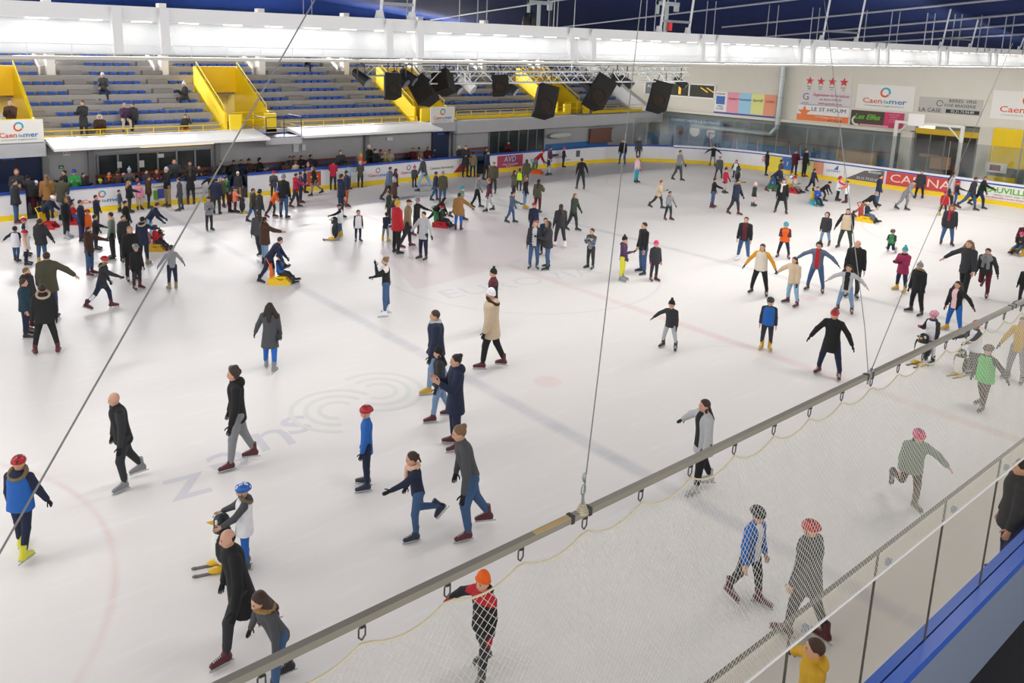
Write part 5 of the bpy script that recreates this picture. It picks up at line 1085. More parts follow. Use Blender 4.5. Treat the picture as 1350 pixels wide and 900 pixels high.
# columns: x; top y; foot y; facing; pose; upper; lower; boots; head; extras; where; options
TABLE = '''
176;511;636;285;gl/dn;j:black;charcoal;grey;x:skin;sl:charcoal;bald, gliding alone at left
320;481;612;275;wl/sL;j:black;grey;maroon;c:brown;hood;curly brown hair, left foreground
30;603;733;150;wl/sR;j:navy;navy;yellow;H:red;vest:blue+fur:khaki;arm out at left edge
356;400;489;170;wl/sL;c:dkgrey;blue;grey;q:dark;bag:charcoal;dark curly hair, centre left
325;636;748;270;st/fw;j:dkgrey;blue;dkgrey;H:blue:white;fur:khaki+bib:white;holding a penguin aid in foreground
330;689;851;285;sd/sL;c:black;charcoal;maroon;x:dark;len:.2;balding, near bottom left
372;767;905;300;wl/sL;s:dkgrey;denim;black;q:brown;fur:tan+len:.06;bending, fur hood, bottom left;lean=22
484;533;643;270;st/dn;t:blue;navy;navy;H:red;stripe:ltgrey+len:.1;gliding left in centre foreground
563;594;706;280;lk/fL;s:navy;denim;navy;p:brown;scarf:peach;arm stretched left, brown pony tail
630;556;702;285;gl/sL;s:dkgrey;denim;maroon;b:fair;len:.0;short fair hair, centre foreground;lean=8
578;407;516;275;wl/sL;p:navy;ltdenim;gold;h:brown;snood:ltgrey;leading the group of three
582;456;553;275;wl/dn;j:charcoal;ltdenim;maroon;l:dark+B:black;bag:black;middle of the group of three
600;465;589;285;st/cx;c:navy;navy;maroon;b:black;hood+len:.15;black top knot, rear of three
650;378;485;260;wl/dn;p:beige;black;maroon;B:white;fur:brown+len:.13;standing right of the three;
649;350;437;270;st/sL;j:black;black;black;P:black;sl:black+yoke:maroon;behind beige padded jacket
510;338;415;270;ap/up;s:black;denim;white;b:fair;shawl+phone+gl:black;photographing with phone, white shawl
926;525;645;300;wl/oL;j:ltgrey;black;ltgrey;l:brown;open:black+len:.12+big;long brown hair, near the net pole
638;749;887;320;wl/oL;j:black;charcoal;dkgrey;B:orange;sl:black+yoke:red+hood+gl:red;under the net pole
979;663;790;60;wl/sL;j:blue;charcoal;maroon;H:charcoal;open:white;behind net at right;turn=20
1062;688;843;250;wl/dn;p:dkgrey;charcoal;maroon;H:red;len:.1;behind net, nearest the glass
1190;556;660;20;lk/oR;p:greygreen;brown;brown;H:hotpink+l:brown;len:.08;behind net, arm stretched out
1294;453;538;330;wl/oR;j:charcoal;brown;brown;H:brown;bib:lime;below pink helmet, behind net
1337;417;502;340;ap/sL;s:gold;grey;brown;l:brown;len:.07;at right edge behind net
882;393;459;345;wd/oL;j:charcoal;ltgrey;charcoal;P:black;yoke:charcoal;alone on right centre ice
1009;391;460;0;st/dn;j:charcoal;charcoal;gold;H:charcoal;vest:blue;alone near the red line;
1092;405;495;350;wd/o2;c:black;navy;maroon;H:red+h:dark;len:.16;arms out, above net pole
1113;348;411;350;wd/ou;j:ltgrey;ltdenim;brown;q:dark;open:black+len:.1+gl:skin;arms wide, dark hair
1122;315;392;0;st/dn;j:black;charcoal;black;x:dark;hood;behind grey cardigan with arms wide
1187;323;384;330;ap/hd;p:plum;navy;gold;P:teal;snood:navy+len:.12;right of centre
1207;343;414;320;wd/dn;p:black;black;charcoal;P:grey:ltgrey;fur:khaki+len:.1;below plum padded jacket
1270;315;392;330;wl/oL;j:charcoal;black;black;q:fair;len:.1;curly fair hair, upper right
1297;325;390;345;lk/sR;j:charcoal;maroon;maroon;h:brown;scarf:grey+big;big grey scarf, upper right
1256;370;438;330;wd/oR;j:black;blue;gold;q:brown;open:palepink+gl:maroon;long curly hair, right
1224;409;478;320;ap/hL;j:charcoal;white;charcoal;H:pink:palepink;bib:white+snood:violet+gl:hotpink;pushing penguin, right
1281;422;492;300;ap/fw;j:dkgrey;dkgrey;brown;H:hotpink;bib:white;partly behind net pole, right
1175;302;332;350;kn/hd;j:charcoal;navy;ltgrey;H:dkgrey;bib:green+gl:grey;kneeling on the ice, right
1347;350;402;330;st/dn;j:black;charcoal;black;h:brown;;cut off by the right edge
1347;292;334;0;cr/fw;j:maroon;charcoal;black;B:charcoal;;crouching at right edge behind seat
1247;269;323;10;ap/dn;p:charcoal;denim;brown;U:charcoal:camel;scarf:crimson+len:.1;fur hood, right
1000;320;388;350;wd/o2;s:mustard;black;black;l:brown;vest:cream+gl:black;arms out, right centre
1044;338;402;320;wd/oL;p:beige;sky;maroon;l:brown;len:.08+gl:charcoal;holding hand of mustard sweater
1074;318;384;350;wd/ou;j:bluegrey;denim;brown;c:black;open:red;arms spread, big curly hair
979;285;344;350;ap/dn;j:black;denim;white;h:brown;open:maroon;facing camera, right centre
1032;292;340;0;wd/hd;j:maroon;navy;brown;H:teal;vest:orange;facing camera, upper right
1087;279;323;340;wd/dn;p:charcoal;ltdenim;brown;U:charcoal;len:.12;left of beige vest
1113;274;328;350;wd/sL;j:black;dkgreen;brown;l:brown;vest:beige+len:.06;holding hands, upper right
1029;235;281;0;wd/dn;c:black;charcoal;maroon;l:brown;scarf:cream+len:.16;beside coloured seats, upper right
992;240;272;90;ap/sR;p:dkgreen;palepink;charcoal;P:palepink;len:.1;small, upper right
966;236;283;60;wl/sR;p:navy;charcoal;maroon;h:dark;fur:khaki;upper right, dark cap
938;234;274;90;ap/fR;j:black;denim;maroon;h:brown;;reaching right before yellow advert
954;220;255;60;st/sR;c:crimson;ltgrey;charcoal;P:maroon;len:.12;in front of yellow advert
947;206;235;0;wd/dn;p:dkgrey;charcoal;black;h:dark;len:.12;left of yellow advert
969;211;235;350;ap/sL;j:black;black;black;l:brown;bib:white;left of black rucksack wearer
939;191;219;0;ap/ou;j:black;grey;black;h:dark;;arms on the end boards
1009;199;232;90;st/dn;j:black;black;charcoal;l:dark;pack:pink;pink rucksack
1026;210;249;100;st/dn;c:dkgrey;grey;charcoal;h:brown;len:.1;behind the bending pusher, upper right
1014;219;253;80;bd/dw;j:navy;denim;maroon;h:brown;;bending over child seat, upper right
1046;198;231;20;st/hd;p:maroon;charcoal;maroon;h:brown;;leaning on boards, left of two
1059;196;232;60;st/dn;j:black;black;maroon;h:dark;;leaning on boards, right of two
1067;222;253;60;gl/sR;j:navy;navy;black;h:dark;hood;right of the coloured seats
1079;238;265;70;b2/dw;j:black;charcoal;black;h:black;;bending over blue jacketed child
1041;227;253;30;st/cx;j:cream;cream;maroon;l:brown;bib:white;between two coloured seats
1103;232;265;90;ap/fR;j:hotpink;charcoal;charcoal;B:red+p:brown;bib:white;with red hat, upper right
1115;239;268;270;ap/fL;j:orange;charcoal;maroon;K:charcoal;bib:white;facing the red hat, upper right
1133;251;288;90;b2/dw;j:black;khaki;brown;h:grey;;bending over child seat, khaki
1155;230;272;80;st/dn;j:navy;denim;black;h:brown;;before the red advert, left
1187;236;277;70;gl/bk;s:grey;grey;charcoal;K:black;hood;leaning forward before red advert;lean=22
1211;224;261;0;ap/dn;c:charcoal;black;black;h:brown;len:.14;dark coat before red advert
1247;226;276;90;wl/dn;s:ltgrey;charcoal;gold;l:dark;;before red advert, right end
1242;252;284;20;ap/dn;p:red;charcoal;gold;H:red;;before red advert, right end
1258;238;272;90;st/fR;j:charcoal;blue;maroon;B:red;;left of two striding dark figures
1273;232;277;80;sd/dn;j:charcoal;denim;maroon;h:brown;;striding, left of a pair
1286;231;274;80;sr/fR;j:black;navy;black;h:fair;;striding, right of a pair
847;292;361;300;ap/dn;j:black;denim;navy;h:dark;;beside the pink hat, centre right
861;317;370;30;st/dn;p:charcoal;charcoal;maroon;B:hotpink;gl:hotpink+len:.1;pink hat, centre right
819;309;370;75;st/hR;j:purple;yellow;grey;P:black;hood;yellow leggings, centre right
778;301;354;330;st/cx;s:grey;charcoal;charcoal;h:dark;yoke:olive+mid:ltgrey+sl:bluegrey;striped sweater, centre
703;290;354;0;st/dn;j:charcoal;denim;charcoal;l:ginger;open:ltgrey;ginger hair, facing camera
722;290;355;280;ap/hd;p:charcoal;denim;black;U:charcoal:khaki;;beige fur hood, beside ginger hair
717;287;336;0;st/dn;j:navy;charcoal;charcoal;h:dark;;hidden behind fur hood wearer
738;269;326;200;wl/dn;j:charcoal;charcoal;white;l:brown;;very long brown hair, centre
753;254;304;60;wl/sR;j:dkgreen;charcoal;charcoal;l:fair;;very long fair hair, centre
702;267;312;170;st/dn;j:navy;navy;charcoal;H:red;;behind ginger haired person
765;208;250;190;ap/sR;s:black;charcoal;charcoal;h:black;;skating away, upper centre
820;183;217;350;ap/dn;j:black;denim;charcoal;h:brown;;at boards left of the cable
840;181;213;20;st/dn;j:dkgrey;charcoal;black;h:grey;;at boards right of the cable
838;205;241;60;st/dn;s:palepink;turquoise;charcoal;b:dark;gl:hotpink;turquoise leggings, upper centre
892;197;238;60;wl/sR;s:grey;dkgrey;black;h:brown;;alone, upper right of centre
864;237;275;80;sd/hR;p:beige;charcoal;charcoal;h:ginger;;striding, right of centre
880;252;290;40;ap/sR;s:grey;charcoal;maroon;h:dark;hood;right of centre, red boots
708;236;281;160;st/hR;j:olive;maroon;charcoal;l:dark;gl:skin;long dark hair, upper centre
691;232;275;80;st/dn;j:black;ltdenim;gold;l:fair;fur:tan;yellow boots, upper centre
676;224;268;100;st/dn;j:olive;navy;charcoal;l:brown;;left of yellow boots, upper centre
672;252;294;80;wl/fR;j:bluegrey;denim;charcoal;h:dark;hood;hand stretched right, centre
684;222;252;180;st/dn;j:black;charcoal;charcoal;h:dark;vest:neon;neon vest, upper centre
693;210;244;180;st/dn;p:olive;olive;black;l:brown;;broad olive back, upper centre
703;197;228;90;bd/dw;j:red;grey;charcoal;B:red;;bending at boards, upper centre
723;192;231;100;st/hd;j:purple;ltgrey;charcoal;h:dark;;at boards, upper centre
723;207;232;280;st/cx;j:navy;ltgrey;charcoal;h:dark;;clinging to purple jacket at boards
742;193;221;80;st/o2;j:navy;charcoal;black;P:hotpink;;pink hat at boards, upper centre
650;213;255;340;st/dn;p:olive;charcoal;charcoal;h:dark;bag:red;red bag, near AVD panel
640;198;237;70;wd/dn;j:navy;charcoal;black;h:dark;;at the gate by AVD panel
623;200;234;180;st/dn;j:khaki;charcoal;black;h:dark;;back turned by the far gate
613;191;232;20;st/hd;c:charcoal;charcoal;black;h:dark;len:.1;standing by the far gate
627;230;274;80;wl/fR;s:grey;black;charcoal;b:dark;;reaching to maroon jacket
646;236;279;280;wl/sL;j:maroon;ltgrey;charcoal;h:ginger;yoke:navy;light grey trousers, centre
602;245;290;100;sr/dn;p:greygreen;khaki;charcoal;B:teal;;teal hat beside camel coat
604;254;304;170;st/oR;p:camel;blue;maroon;h:brown;len:.13;camel colour, back turned, centre
583;225;268;180;st/dn;c:olive;denim;maroon;B:grey;len:.12;grey hat, back turned
572;226;265;100;wl/dn;j:navy;denim;charcoal;h:dark;;left of olive coat and grey hat
562;206;253;250;sd/o2;j:dkgrey;sky;black;h:brown;;striding wide near the boards
546;218;247;20;st/dn;p:dkgrey;charcoal;charcoal;P:hotpink;;pink hat near Caen panels
570;260;297;80;b2/dw;p:black;charcoal;black;U:black:cream;;bending over red child seat
558;278;342;320;st/o2;j:ltgrey;navy;charcoal;h:dark;hood+len:.1+gl:black;big light grey coat, centre
548;260;310;60;ap/fR;j:black;charcoal;maroon;H:grey:charcoal;;grey helmet, left of centre
534;262;327;100;wl/dn;j:khaki;charcoal;maroon;K:brown;;hidden behind red padded jacket
522;262;335;120;st/dn;p:red;black;black;B:gold;hood+len:.08;bright red, left of centre
508;281;319;160;ap/cx;j:navy;grey;gold;h:dark;yoke:navy;leaning, left of bright red jacket;lean=14
520;258;300;250;ap/oL;j:charcoal;charcoal;black;h:black;;arm stretched left behind red jacket
513;251;292;250;st/dn;p:dkgreen;charcoal;charcoal;h:brown;;green, behind the red jacket
519;233;275;100;st/dn;p:brown;charcoal;charcoal;P:sky;;pale blue hat, left of centre
521;222;262;100;st/dn;j:maroon;charcoal;charcoal;l:dark;;dark long hair near first Caen panel
508;219;265;80;gl/dn;p:bluegrey;brown;charcoal;h:brown;;pale blue-grey, near first Caen panel
475;212;246;180;st/cx;c:olive;charcoal;black;B:sky;len:.12;back turned at boards, blue hat
459;216;250;150;st/fR;j:sky;charcoal;charcoal;h:brown;;pale blue, behind the rust trousers
456;224;273;100;st/dn;j:navy;rust;maroon;h:dark;;rust coloured trousers
449;228;287;110;st/dn;j:navy;navy;black;h:brown;hood;left of rust trousers
439;211;247;170;st/cx;j:crimson;charcoal;black;h:dark;;back turned at the boards
449;268;312;270;ap/fL;j:black;denim;gold;H:navy:ltgrey;bib:white;pushing white penguin, left centre
472;277;318;10;st/dn;j:charcoal;navy;navy;h:dark;bib:white;right of the white penguin
418;219;258;280;sd/dn;j:black;grey;black;l:fair;;striding left before red panel
402;223;254;100;st/dn;j:navy;navy;black;h:dark;;left of the striding fair hair
396;226;268;100;st/dn;j:purple;navy;maroon;h:dark;pack:navy;navy rucksack, left centre
388;228;274;90;wl/fR;j:crimson;charcoal;maroon;h:dark;hood;reaching right, left centre
374;228;288;150;st/dn;j:black;denim;black;B:grey;;grey hat, large dark back
356;247;287;70;bd/fw;j:orange;charcoal;maroon;H:royal;;bright orange, bending, left centre;lean=-15
361;225;262;10;st/hd;p:dkgrey;charcoal;charcoal;B:crimson;bag:rust;red hat at boards, left centre
341;250;296;120;wl/dn;c:charcoal;charcoal;black;c:black;len:.1;right of olive jacket, left centre
332;248;293;70;wl/dn;p:olive;denim;black;h:brown;fur:grey;left of black curly hair
314;226;263;20;st/dn;j:charcoal;khaki;black;K:white;;white cap at boards, left
310;246;281;80;st/fR;p:salmon;maroon;black;H:charcoal;;salmon pink beside a penguin
298;231;271;350;st/hd;j:green;charcoal;charcoal;H:dkteal;sl:charcoal;dark helmet, at boards left
292;233;274;10;st/dn;p:olive;charcoal;maroon;l:fair;;fair hair at boards, left
286;234;283;170;st/dn;c:navy;charcoal;black;h:dark;len:.12;broad back near left boards
278;229;263;160;wl/oL;j:black;khaki;black;h:black;;arm out at left boards
303;252;280;60;st/dn;j:maroon;maroon;black;h:dark;;small, left of salmon jacket
276;259;304;20;st/hd;j:grey;charcoal;charcoal;K:charcoal;;alone left of the cable
344;279;338;200;sr/dn;p:dkgrey;charcoal;black;l:brown;;behind the dark brown coat
349;285;350;110;st/fR;p:brown;ltdenim;charcoal;l:dark;len:.1;long dark hair, left centre
350;312;373;80;bd/dw;j:navy;navy;black;h:brown;mid:navy;bending, pushing yellow child seat;lean=-8
252;220;269;180;st/cx;c:black;charcoal;maroon;l:brown;len:.14;back turned at left boards
239;234;278;260;ap/dn;j:dkgrey;dkgrey;charcoal;h:dark;;right of khaki trousers, left boards
222;219;271;300;st/hd;j:black;khaki;brown;B:ltgrey;;light hat, khaki trousers, left boards
196;232;269;90;st/dn;p:brown;charcoal;charcoal;h:brown;;right of the pink jacket
184;240;276;20;st/oL;p:pink;beige;charcoal;h:brown;;pink, between two brown-haired people
171;238;281;80;st/fR;p:black;charcoal;black;q:blond;;blond, beside the pink jacket
158;251;280;60;st/dn;j:bluegrey;grey;charcoal;h:dark;;left of the blond hair
167;264;318;70;st/dn;j:black;charcoal;black;h:black;;left of the navy bending back
192;267;318;80;bd/fw;j:navy;sky;black;h:brown;;bending over red jacketed child;lean=-8
150;279;342;260;st/dn;s:greygreen;charcoal;black;h:dark;len:.1+snood:peach;pale sweater, black skates, left
165;283;345;30;st/dn;j:charcoal;charcoal;black;h:brown;fur:khaki;fur collar beside pale sweater
190;285;349;150;st/fR;c:navy;navy;khaki;h:black;fur:beige+len:.12;beige fur collar, pale boots
174;297;370;20;st/dn;c:black;black;maroon;l:blond;len:.1+bag:brown;brown bag, left crowd
181;321;381;30;st/dn;c:black;charcoal;maroon;H:grey:charcoal;bag:maroon+len:.1;silver helmet, left crowd
228;323;382;190;st/o2;s:grey;navy;khaki;h:brown;len:.03;arms out beside the cable, left
131;337;408;80;sd/fR;c:charcoal;navy;maroon;H:red;fur:khaki+len:.1+stripe:white;striding right, left ice
127;283;330;80;st/fR;j:black;navy;black;h:dark;;reaching right behind brown jacket
119;298;363;60;st/fR;j:brown;denim;maroon;l:dark;fur:brown;brown jacket, arm forward, left
117;276;318;60;st/dn;p:orange;navy;charcoal;H:red;;red helmet and orange, left crowd
128;257;300;60;st/dn;j:navy;charcoal;black;h:dark;;before the Caen panel, left
108;263;319;70;st/dn;c:navy;violet;black;h:brown;len:.1;violet trousers, left crowd
88;259;314;60;st/dn;p:black;charcoal;ltgrey;U:black:camel;len:.08;fur hood, pale skates, left
90;252;292;50;st/cx;j:dkgrey;charcoal;charcoal;H:dkteal;;teal helmet, left crowd
84;232;291;170;st/cx;p:olive;ltgrey;black;h:dark;bag:royal+len:.1;blue bag, back turned at left
57;257;299;60;bd/fw;p:navy;charcoal;charcoal;H:white:red;;white helmet, bending over a seat
50;238;278;20;st/dn;j:charcoal;maroon;charcoal;B:white;bag:salmon;pink bag, left gateway
40;230;284;170;st/dn;p:charcoal;maroon;black;h:black;;dark back in the left gateway
64;229;278;180;st/dn;c:camel;charcoal;black;l:fair;len:.1;camel coat behind the left gateway
22;236;295;80;st/dn;p:charcoal;denim;maroon;h:dark;len:.1;jeans and dark coat, left edge
29;241;286;10;st/dn;j:brown;navy;charcoal;h:brown;;face visible in left gateway
34;286;338;80;st/dn;j:charcoal;charcoal;black;H:red:white;bib:white;red-white helmet, left edge
22;299;346;160;wl/oL;j:navy;denim;charcoal;h:dark;bib:white;white bib, back turned, left edge
35;303;350;80;st/sR;p:peach;navy;black;H:red;bib:white;red helmet, peach sleeves, left
56;288;349;150;st/sR;p:charcoal;denim;gold;h:brown;fur:brown+len:.1;brown fur hood, yellow boots
67;331;421;170;st/oR;p:olive;violet;black;h:brown;len:.12;broad olive back, left
39;352;434;60;st/dn;p:charcoal;charcoal;maroon;h:fair;fur:brown+len:.1;fair hair, left edge
35;367;445;80;st/dn;p:dkteal;navy;black;h:brown;;dark teal, left edge group
62;375;467;180;wd/dn;p:black;black;maroon;h:dark;fur:beige;beige fur hood, back turned
'''
BENCH = '''
21;218;0;ap;j:charcoal;h:ginger;in front of the dark blue door
85;222;300;st;j:black;h:dark;behind boards left of teal helmet
97;220;0;st;j:green;H:royal;green with blue helmet behind boards
109;226;40;st;j:charcoal;h:black;behind boards beside the grey pier
132;234;0;st;j:charcoal;H:neon;neon helmet behind boards
143;224;20;st;j:charcoal;h:dark;orange scarf behind boards;scarf:orange
155;223;200;st;j:brown;h:brown;below the first window notice
163;226;0;st;j:maroon;H:pink;pink helmet behind boards
170;217;0;st;c:dkgrey;P:sky;pale blue hat behind boards
181;234;0;st;j:rust;h:ginger;ginger hair low behind boards
192;222;30;st;p:charcoal;h:black;black padded back behind boards
206;222;20;st;c:maroon;h:ginger;maroon coat behind boards
229;206;10;st;p:charcoal;h:brown;tall, before the dark window
250;210;0;st;j:charcoal;l:brown;long brown hair, before last window
262;216;0;st;j:black;h:dark;right end of dark window band
286;208;330;si;j:charcoal;h:fair;seated left of the cable
303;204;350;si;j:charcoal;K:charcoal;seated, dark cap, beside the cable
323;199;20;si;j:brown;B:brown;seated high, brown hat
337;206;60;si;j:black;c:black;seated, hunched, black curls
313;214;10;si;p:navy;h:brown;seated low beside brown hat
380;202;350;si;j:charcoal;h:brown;seated, first on the second bench
385;203;10;si;j:maroon;h:dark;seated, second on the second bench
395;200;30;si;j:black;l:dark;seated, long dark hair, second bench
407;203;60;si;p:charcoal;h:black;seated at grey pier, second bench
377;211;160;st;j:brown;l:dark;back to rink before second bench
390;211;200;st;j:beige;h:fair;beige back before second bench
406;213;0;st;j:purple;P:pink;pink hat before second bench
449;196;20;st;j:charcoal;h:brown;tall, standing behind rust trousers
475;200;90;st;p:orange;B:gold;orange and yellow behind boards
486;186;60;st;c:black;K:ltgrey;light cap, tall, behind boards
494;194;60;st;j:black;h:black;right of the tall light cap
504;189;0;si;j:bluegrey;B:red;red hat seated behind boards
508;197;0;st;p:khaki;l:fair;fair hair low behind boards
516;189;10;si;j:beige;h:black;seated right of the red hat
548;190;350;si;j:maroon;h:dark;seated left of blue door, first
556;192;10;si;j:khaki;K:charcoal;seated left of blue door, second
568;188;30;si;j:maroon;l:dark;seated nearest the blue door
552;205;0;st;j:charcoal;h:brown;leaning low before the blue door
605;190;60;st;j:charcoal;B:cream;cream hat by the far gate
641;194;40;st;j:black;h:dark;behind the AVD panel, left
678;192;0;si;j:maroon;h:dark;seated behind the AVD panel
'''
def opts(s):
    d = {}
    for q in s.split(','):
        if '=' in q: k, v_ = q.split('='); d[k.strip()] = float(v_)
    return d
for ln_ in TABLE.strip().splitlines():
    c = ln_.split(';'); o = opts(c[11]) if len(c) > 11 else {}
    addp(float(c[0]), float(c[1]), float(c[2]), float(c[3]), c[4], c[5], c[6], c[7], c[8], c[9], c[10], **o)
for i, ln_ in enumerate(BENCH.strip().splitlines()):
    c = ln_.split(';'); sit = c[3] == 'si'; ex = c[7] if len(c) > 7 else ''
    vv = 36.75 if sit else (35.2 if i % 2 else 34.7); p = hit(float(c[0]), float(c[1]), 1, vv)
    if sit: addp(float(c[0]), 0, 0, float(c[2]), 'si/'+('cx' if i % 2 else 'hd'), c[4], 'charcoal', 'black', c[5], ex, c[6], S=1.66, v=vv, z=.56, skates=False)
    else: addp(float(c[0]), float(c[1]), 0, float(c[2]), 'st/'+('cx' if i % 3 else 'hd'), c[4], 'charcoal', 'black', c[5], ex, c[6], v=vv, skates=False)
# spectators in the stands: on a given row
def spectator(x, row, face, pose, top, bot, head, extra, where, S=1.7):
    v = V0+row*ROWP; p = hit(x, 100, 1, v+.1); sit = pose.startswith('s') and pose[1] == 'i'
    z = Z0+row*ROWH+(.10+.09*S if sit else 0)
    addp(x, 0, 0, face, pose, top, bot, 'black', head, extra, where, S=S, pos=np.array([p[0], v+(.08 if sit else -.15), z]), skates=False)
spectator(135, 4, 0, 'si/cx', 'c:dkgrey', 'charcoal', 'B:white', 'len:.05', 'seated alone high in the left stand')
spectator(105, 0, 330, 'st/hd', 'c:charcoal', 'charcoal', 'h:dark', 'len:.2', 'standing at the yellow rail in the stand', S=1.75)
spectator(128, 0, 0, 'si/cx', 'p:brown', 'khaki', 'U:brown:white', '', 'white fur hood, seated at yellow rail')
spectator(162, 1, 10, 'si/cx', 'j:purple', 'beige', 'h:grey', '', 'grey hair, left one of a seated pair')
spectator(173, 1, 330, 'si/dn', 'p:charcoal', 'navy', 'h:dark', '', 'right one of a seated pair')
spectator(243, 3, 300, 'si/cx', 'p:charcoal', 'charcoal', 'P:white', '', 'white hat, seated alone in the stand')
spectator(242, 0, 0, 'si/up', 'j:charcoal', 'rust', 'h:dark', '', 'seated low at yellow rail', S=1.5)
spectator(405, 7, 0, 'si/cx', 'p:charcoal', 'charcoal', 'h:dark', '', 'seated high under the white gantry')
addp(13, 130, 0, 340, 'st/cx', 'p:brown', 'charcoal', 'black', 'h:grey', 'len:.1', 'above the far left Caen sign', v=38.15, z=2.6, skates=False)
addp(-3, 142, 0, 340, 'st/cx', 'j:ltgrey', 'charcoal', 'black', 'h:fair', '', 'cut by left edge, above sign', v=38.15, z=2.6, skates=False)
# near the glass, lower right
addp(0, 0, 0, 285, 'st/oR', 'j:gold', 'denim', 'black', 'h:brown', 'hood+gl:navy', 'at the blue rail behind glass, bottom', S=1.42, pos=np.array([7.07, 3.05, 0.0]))
addp(0, 0, 0, 285, 'st/dn', 'p:charcoal', 'navy', 'black', 'h:dark', 'len:.08', 'cut by right edge at blue rail', S=1.78, pos=np.array([*hit(1352, 612, 2, 1.75)[:2], 0.0]))
# ---------------------------------------------------------------- skating aids
def penguin(x, yf, yt, face, lab, open_=0):
    pos = ice(x, yf); A = pos; lo, hi = .3, 1.5
    for _ in range(30):
        m = (lo+hi)/2
        if proj((A[0], A[1], m))[1] > yt: lo = m
        else: hi = m
    k = lo/1.0; t = thing('penguin_skating_aid', lab, 'skating aid', tuple(pos), facing(pos, face), 'penguin skating aids'); t.scale = (k, k, k)
    bm_, wm, ym = mat('penguin_black', '#1d2126', .35), mat('penguin_white', '#ecebe6', .35), mat('penguin_yellow', '#e3b51e', .4)
    E3 = np.eye(3)
    P = [ell((0, 0, .42), E3, (.19, .17, .36)), ell((0, .0, .8), E3, (.12, .125, .13)), cap((0, 0, .6), (0, 0, .8), .13, .1)]
    V, Q = sdf_mesh(P, .02, .05); qc = V[Q].mean(1); mi = np.where((qc[:, 1] > .02) & (qc[:, 2] < .66) & (np.abs(qc[:, 0]) < .135), 1, 0)
    o = bpy.data.objects.new('body', mesh_quads('body', V, Q, [bm_, wm], mi)); COL.objects.link(o); o.parent = t
    mb = MB(); mb.lathe([(.045, 0), (.03, .06), (.004, .14)], n=10); o = mb.build('beak', ym, t, True); o.rotation_euler = (-PI/2+.25, 0, 0); o.location = (0, .09, .79)
    for s in (-1, 1):
        MB().ell((s*.075, .085, .84), (.035, .03, .038)).build('eye', wm, t, True); MB().ell((s*.08, .11, .845), (.017, .014, .019)).build('pupil', black, t, True)
        mb = MB(); mb.ell((s*.1, .1, .055), (.075, .14, .045)); mb.build('foot', ym, t, True)
        mb = MB(); mb.bb((s*.1-.025, -.2, 0), (s*.1+.025, .42, .022)); mb.ell((s*.1, .42, .018), (.035, .05, .018)); mb.build('runner', mat('runner_grey', '#6b6a66', .4), t)
        MB().ell((s*.19, -.02, .5), (.035, .08, .2)).build('wing', bm_, t, True)
        mb = MB(); mb.tube((s*.1, -.05, .72), (s*.24, -.08, .76), .018, n=8); mb.build('handle', mat('handle_dk', '#34363a', .5), t)
penguin(294, 748, 671, 275, 'black and white penguin aid held by blue-helmeted child, foreground')
penguin(1213, 480, 436, 330, 'penguin aid pushed by pink-gloved child above the net pole')
penguin(1264, 495, 457, 330, 'penguin aid seen through the net beside pink helmet')
penguin(441, 316, 283, 275, 'white penguin aid pushed left by child with yellow boots')
penguin(320, 281, 257, 100, 'penguin aid in front of the salmon jacketed child')
penguin(212, 326, 300, 90, 'penguin aid at the red jacketed child in the left crowd')
penguin(972, 240, 217, 100, 'white penguin aid near the yellow advert')
SEATN = 0
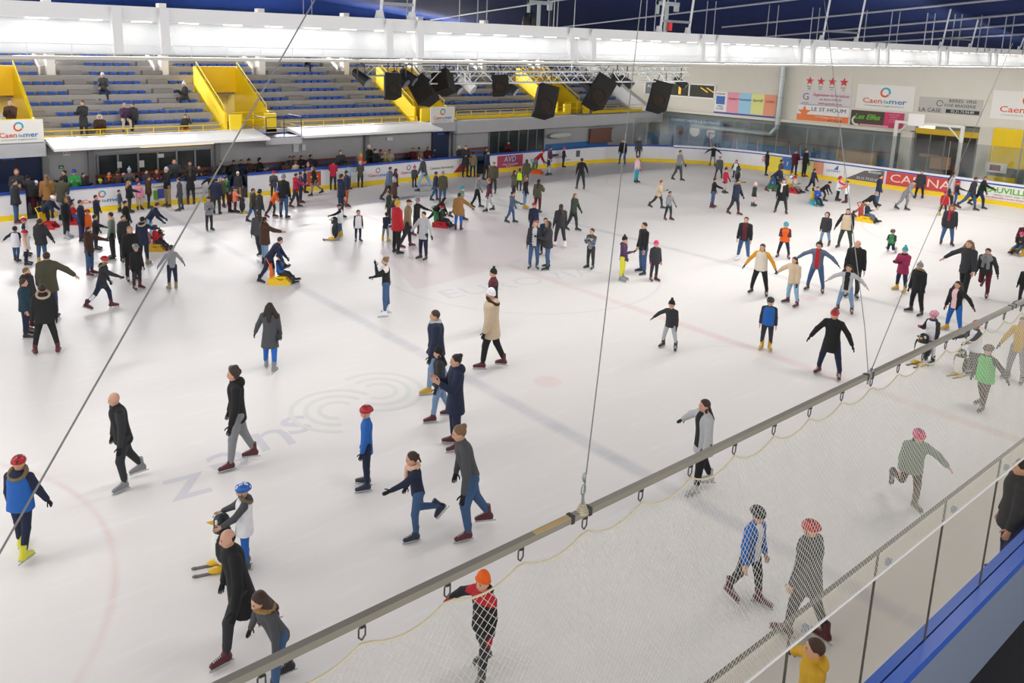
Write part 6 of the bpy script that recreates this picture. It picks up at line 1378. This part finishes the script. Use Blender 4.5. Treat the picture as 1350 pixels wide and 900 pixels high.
def skate_seat(x, yf, face, c1, c2, lab, kid=None, k=1.0):
    pos = ice(x, yf); yaw = facing(pos, face); t = thing('skating_seat', lab, 'skating seat', tuple(pos), yaw, 'plastic seats pushed on the ice'); t.scale = (k, k, k)
    a, b_ = mat('seat_'+c1, PAL[c1], .35), mat('seat_'+c2, PAL[c2], .35)
    for s in (-1, 1):
        mb = MB(); mb.prism([(s*.19-.02, -.32, 0), (s*.19-.02, .3, 0), (s*.19-.02, .36, .05), (s*.19-.02, .2, .2), (s*.19-.02, .05, .13), (s*.19-.02, -.1, .2), (s*.19-.02, -.32, .2)], (1, 0, 0), .05); mb.build('side_frame', a, t)
    MB().bb((-.2, -.25, .19), (.2, .2, .25)).build('seat', a, t)
    mb = MB(); mb.prism([(-.2, -.25, .2), (-.2, -.17, .2), (-.2, -.22, .62), (-.2, -.28, .62)], (1, 0, 0), .4); mb.build('backrest', b_, t)
    mb = MB(); mb.path([(-.18, -.26, .6), (-.18, -.36, .8), (.18, -.36, .8), (.18, -.26, .6)], .018, n=8); mb.build('push_handle', b_, t)
    if kid:
        top, bot, head, ex, where, S = kid; d = np.linalg.norm(pos-np.array([0, 0, H])); f = Vector((math.cos(yaw+PI/2), math.sin(yaw+PI/2)))
        p = np.array([pos[0]+f.x*.02, pos[1]+f.y*.02, .25*k+.085*S])
        person(p, S, yaw, 'sf', 'hd', top, bot, 'black', head, ex, describe(S, top, bot, head, ex, where, 'sf'), None, True, FPX/d)
skate_seat(369, 373, 80, 'sun', 'orange', 'yellow and orange skating seat pushed by bending navy figure', ('j:charcoal', 'charcoal', 'H:royal', 'bib:blue+hood', 'seated on yellow skating seat, left centre', 1.1))
skate_seat(582, 299, 70, 'red', 'green', 'red and green skating seat pushed by black fur-hooded figure', ('j:charcoal', 'charcoal', 'H:red', 'front:green', 'seated on red skating seat, centre', 1.05))
skate_seat(1021, 249, 80, 'green', 'sun', 'green and yellow skating seat, upper right, left of two', ('j:navy', 'navy', 'H:red', '', 'seated left of the white bib, upper right', 1.05))
skate_seat(1046, 254, 60, 'red', 'sun', 'red and yellow skating seat, upper right, right of two', ('j:beige', 'grey', 'H:red', '', 'seated right of the white bib, upper right', 1.05))
skate_seat(1076, 270, 20, 'turquoise', 'sun', 'turquoise and yellow skating seat below the bending black figure', ('j:royal', 'dkteal', 'h:brown', '', 'seated before the bending black figure', 1.1))
skate_seat(1141, 292, 70, 'sun', 'red', 'yellow skating seat with red back under khaki-trousered figure', ('j:navy', 'bluegrey', 'D:white', '', 'seated before the khaki trousers, right', 1.1))
skate_seat(1343, 335, 340, 'gold', 'green', 'green and yellow skating seat at the right edge', ('j:charcoal', 'denim', 'H:hotpink', '', 'seated at the right edge', 1.0))
skate_seat(708, 229, 80, 'orange', 'green', 'green and orange skating seat at boards under red jacket')
skate_seat(64, 301, 60, 'red', 'sun', 'red and yellow skating seat before the white helmet, left')
skate_seat(97, 295, 60, 'red', 'blue', 'small red and blue skating seat in the left crowd', ('j:red', 'blue', 'h:brown', '', 'seated in the left crowd', 1.0))
skate_seat(205, 330, 75, 'gold', 'red', 'yellow skating seat beside the penguin in left crowd', ('j:red', 'charcoal', 'H:navy:white', '', 'seated, striped helmet, left crowd', 1.1))
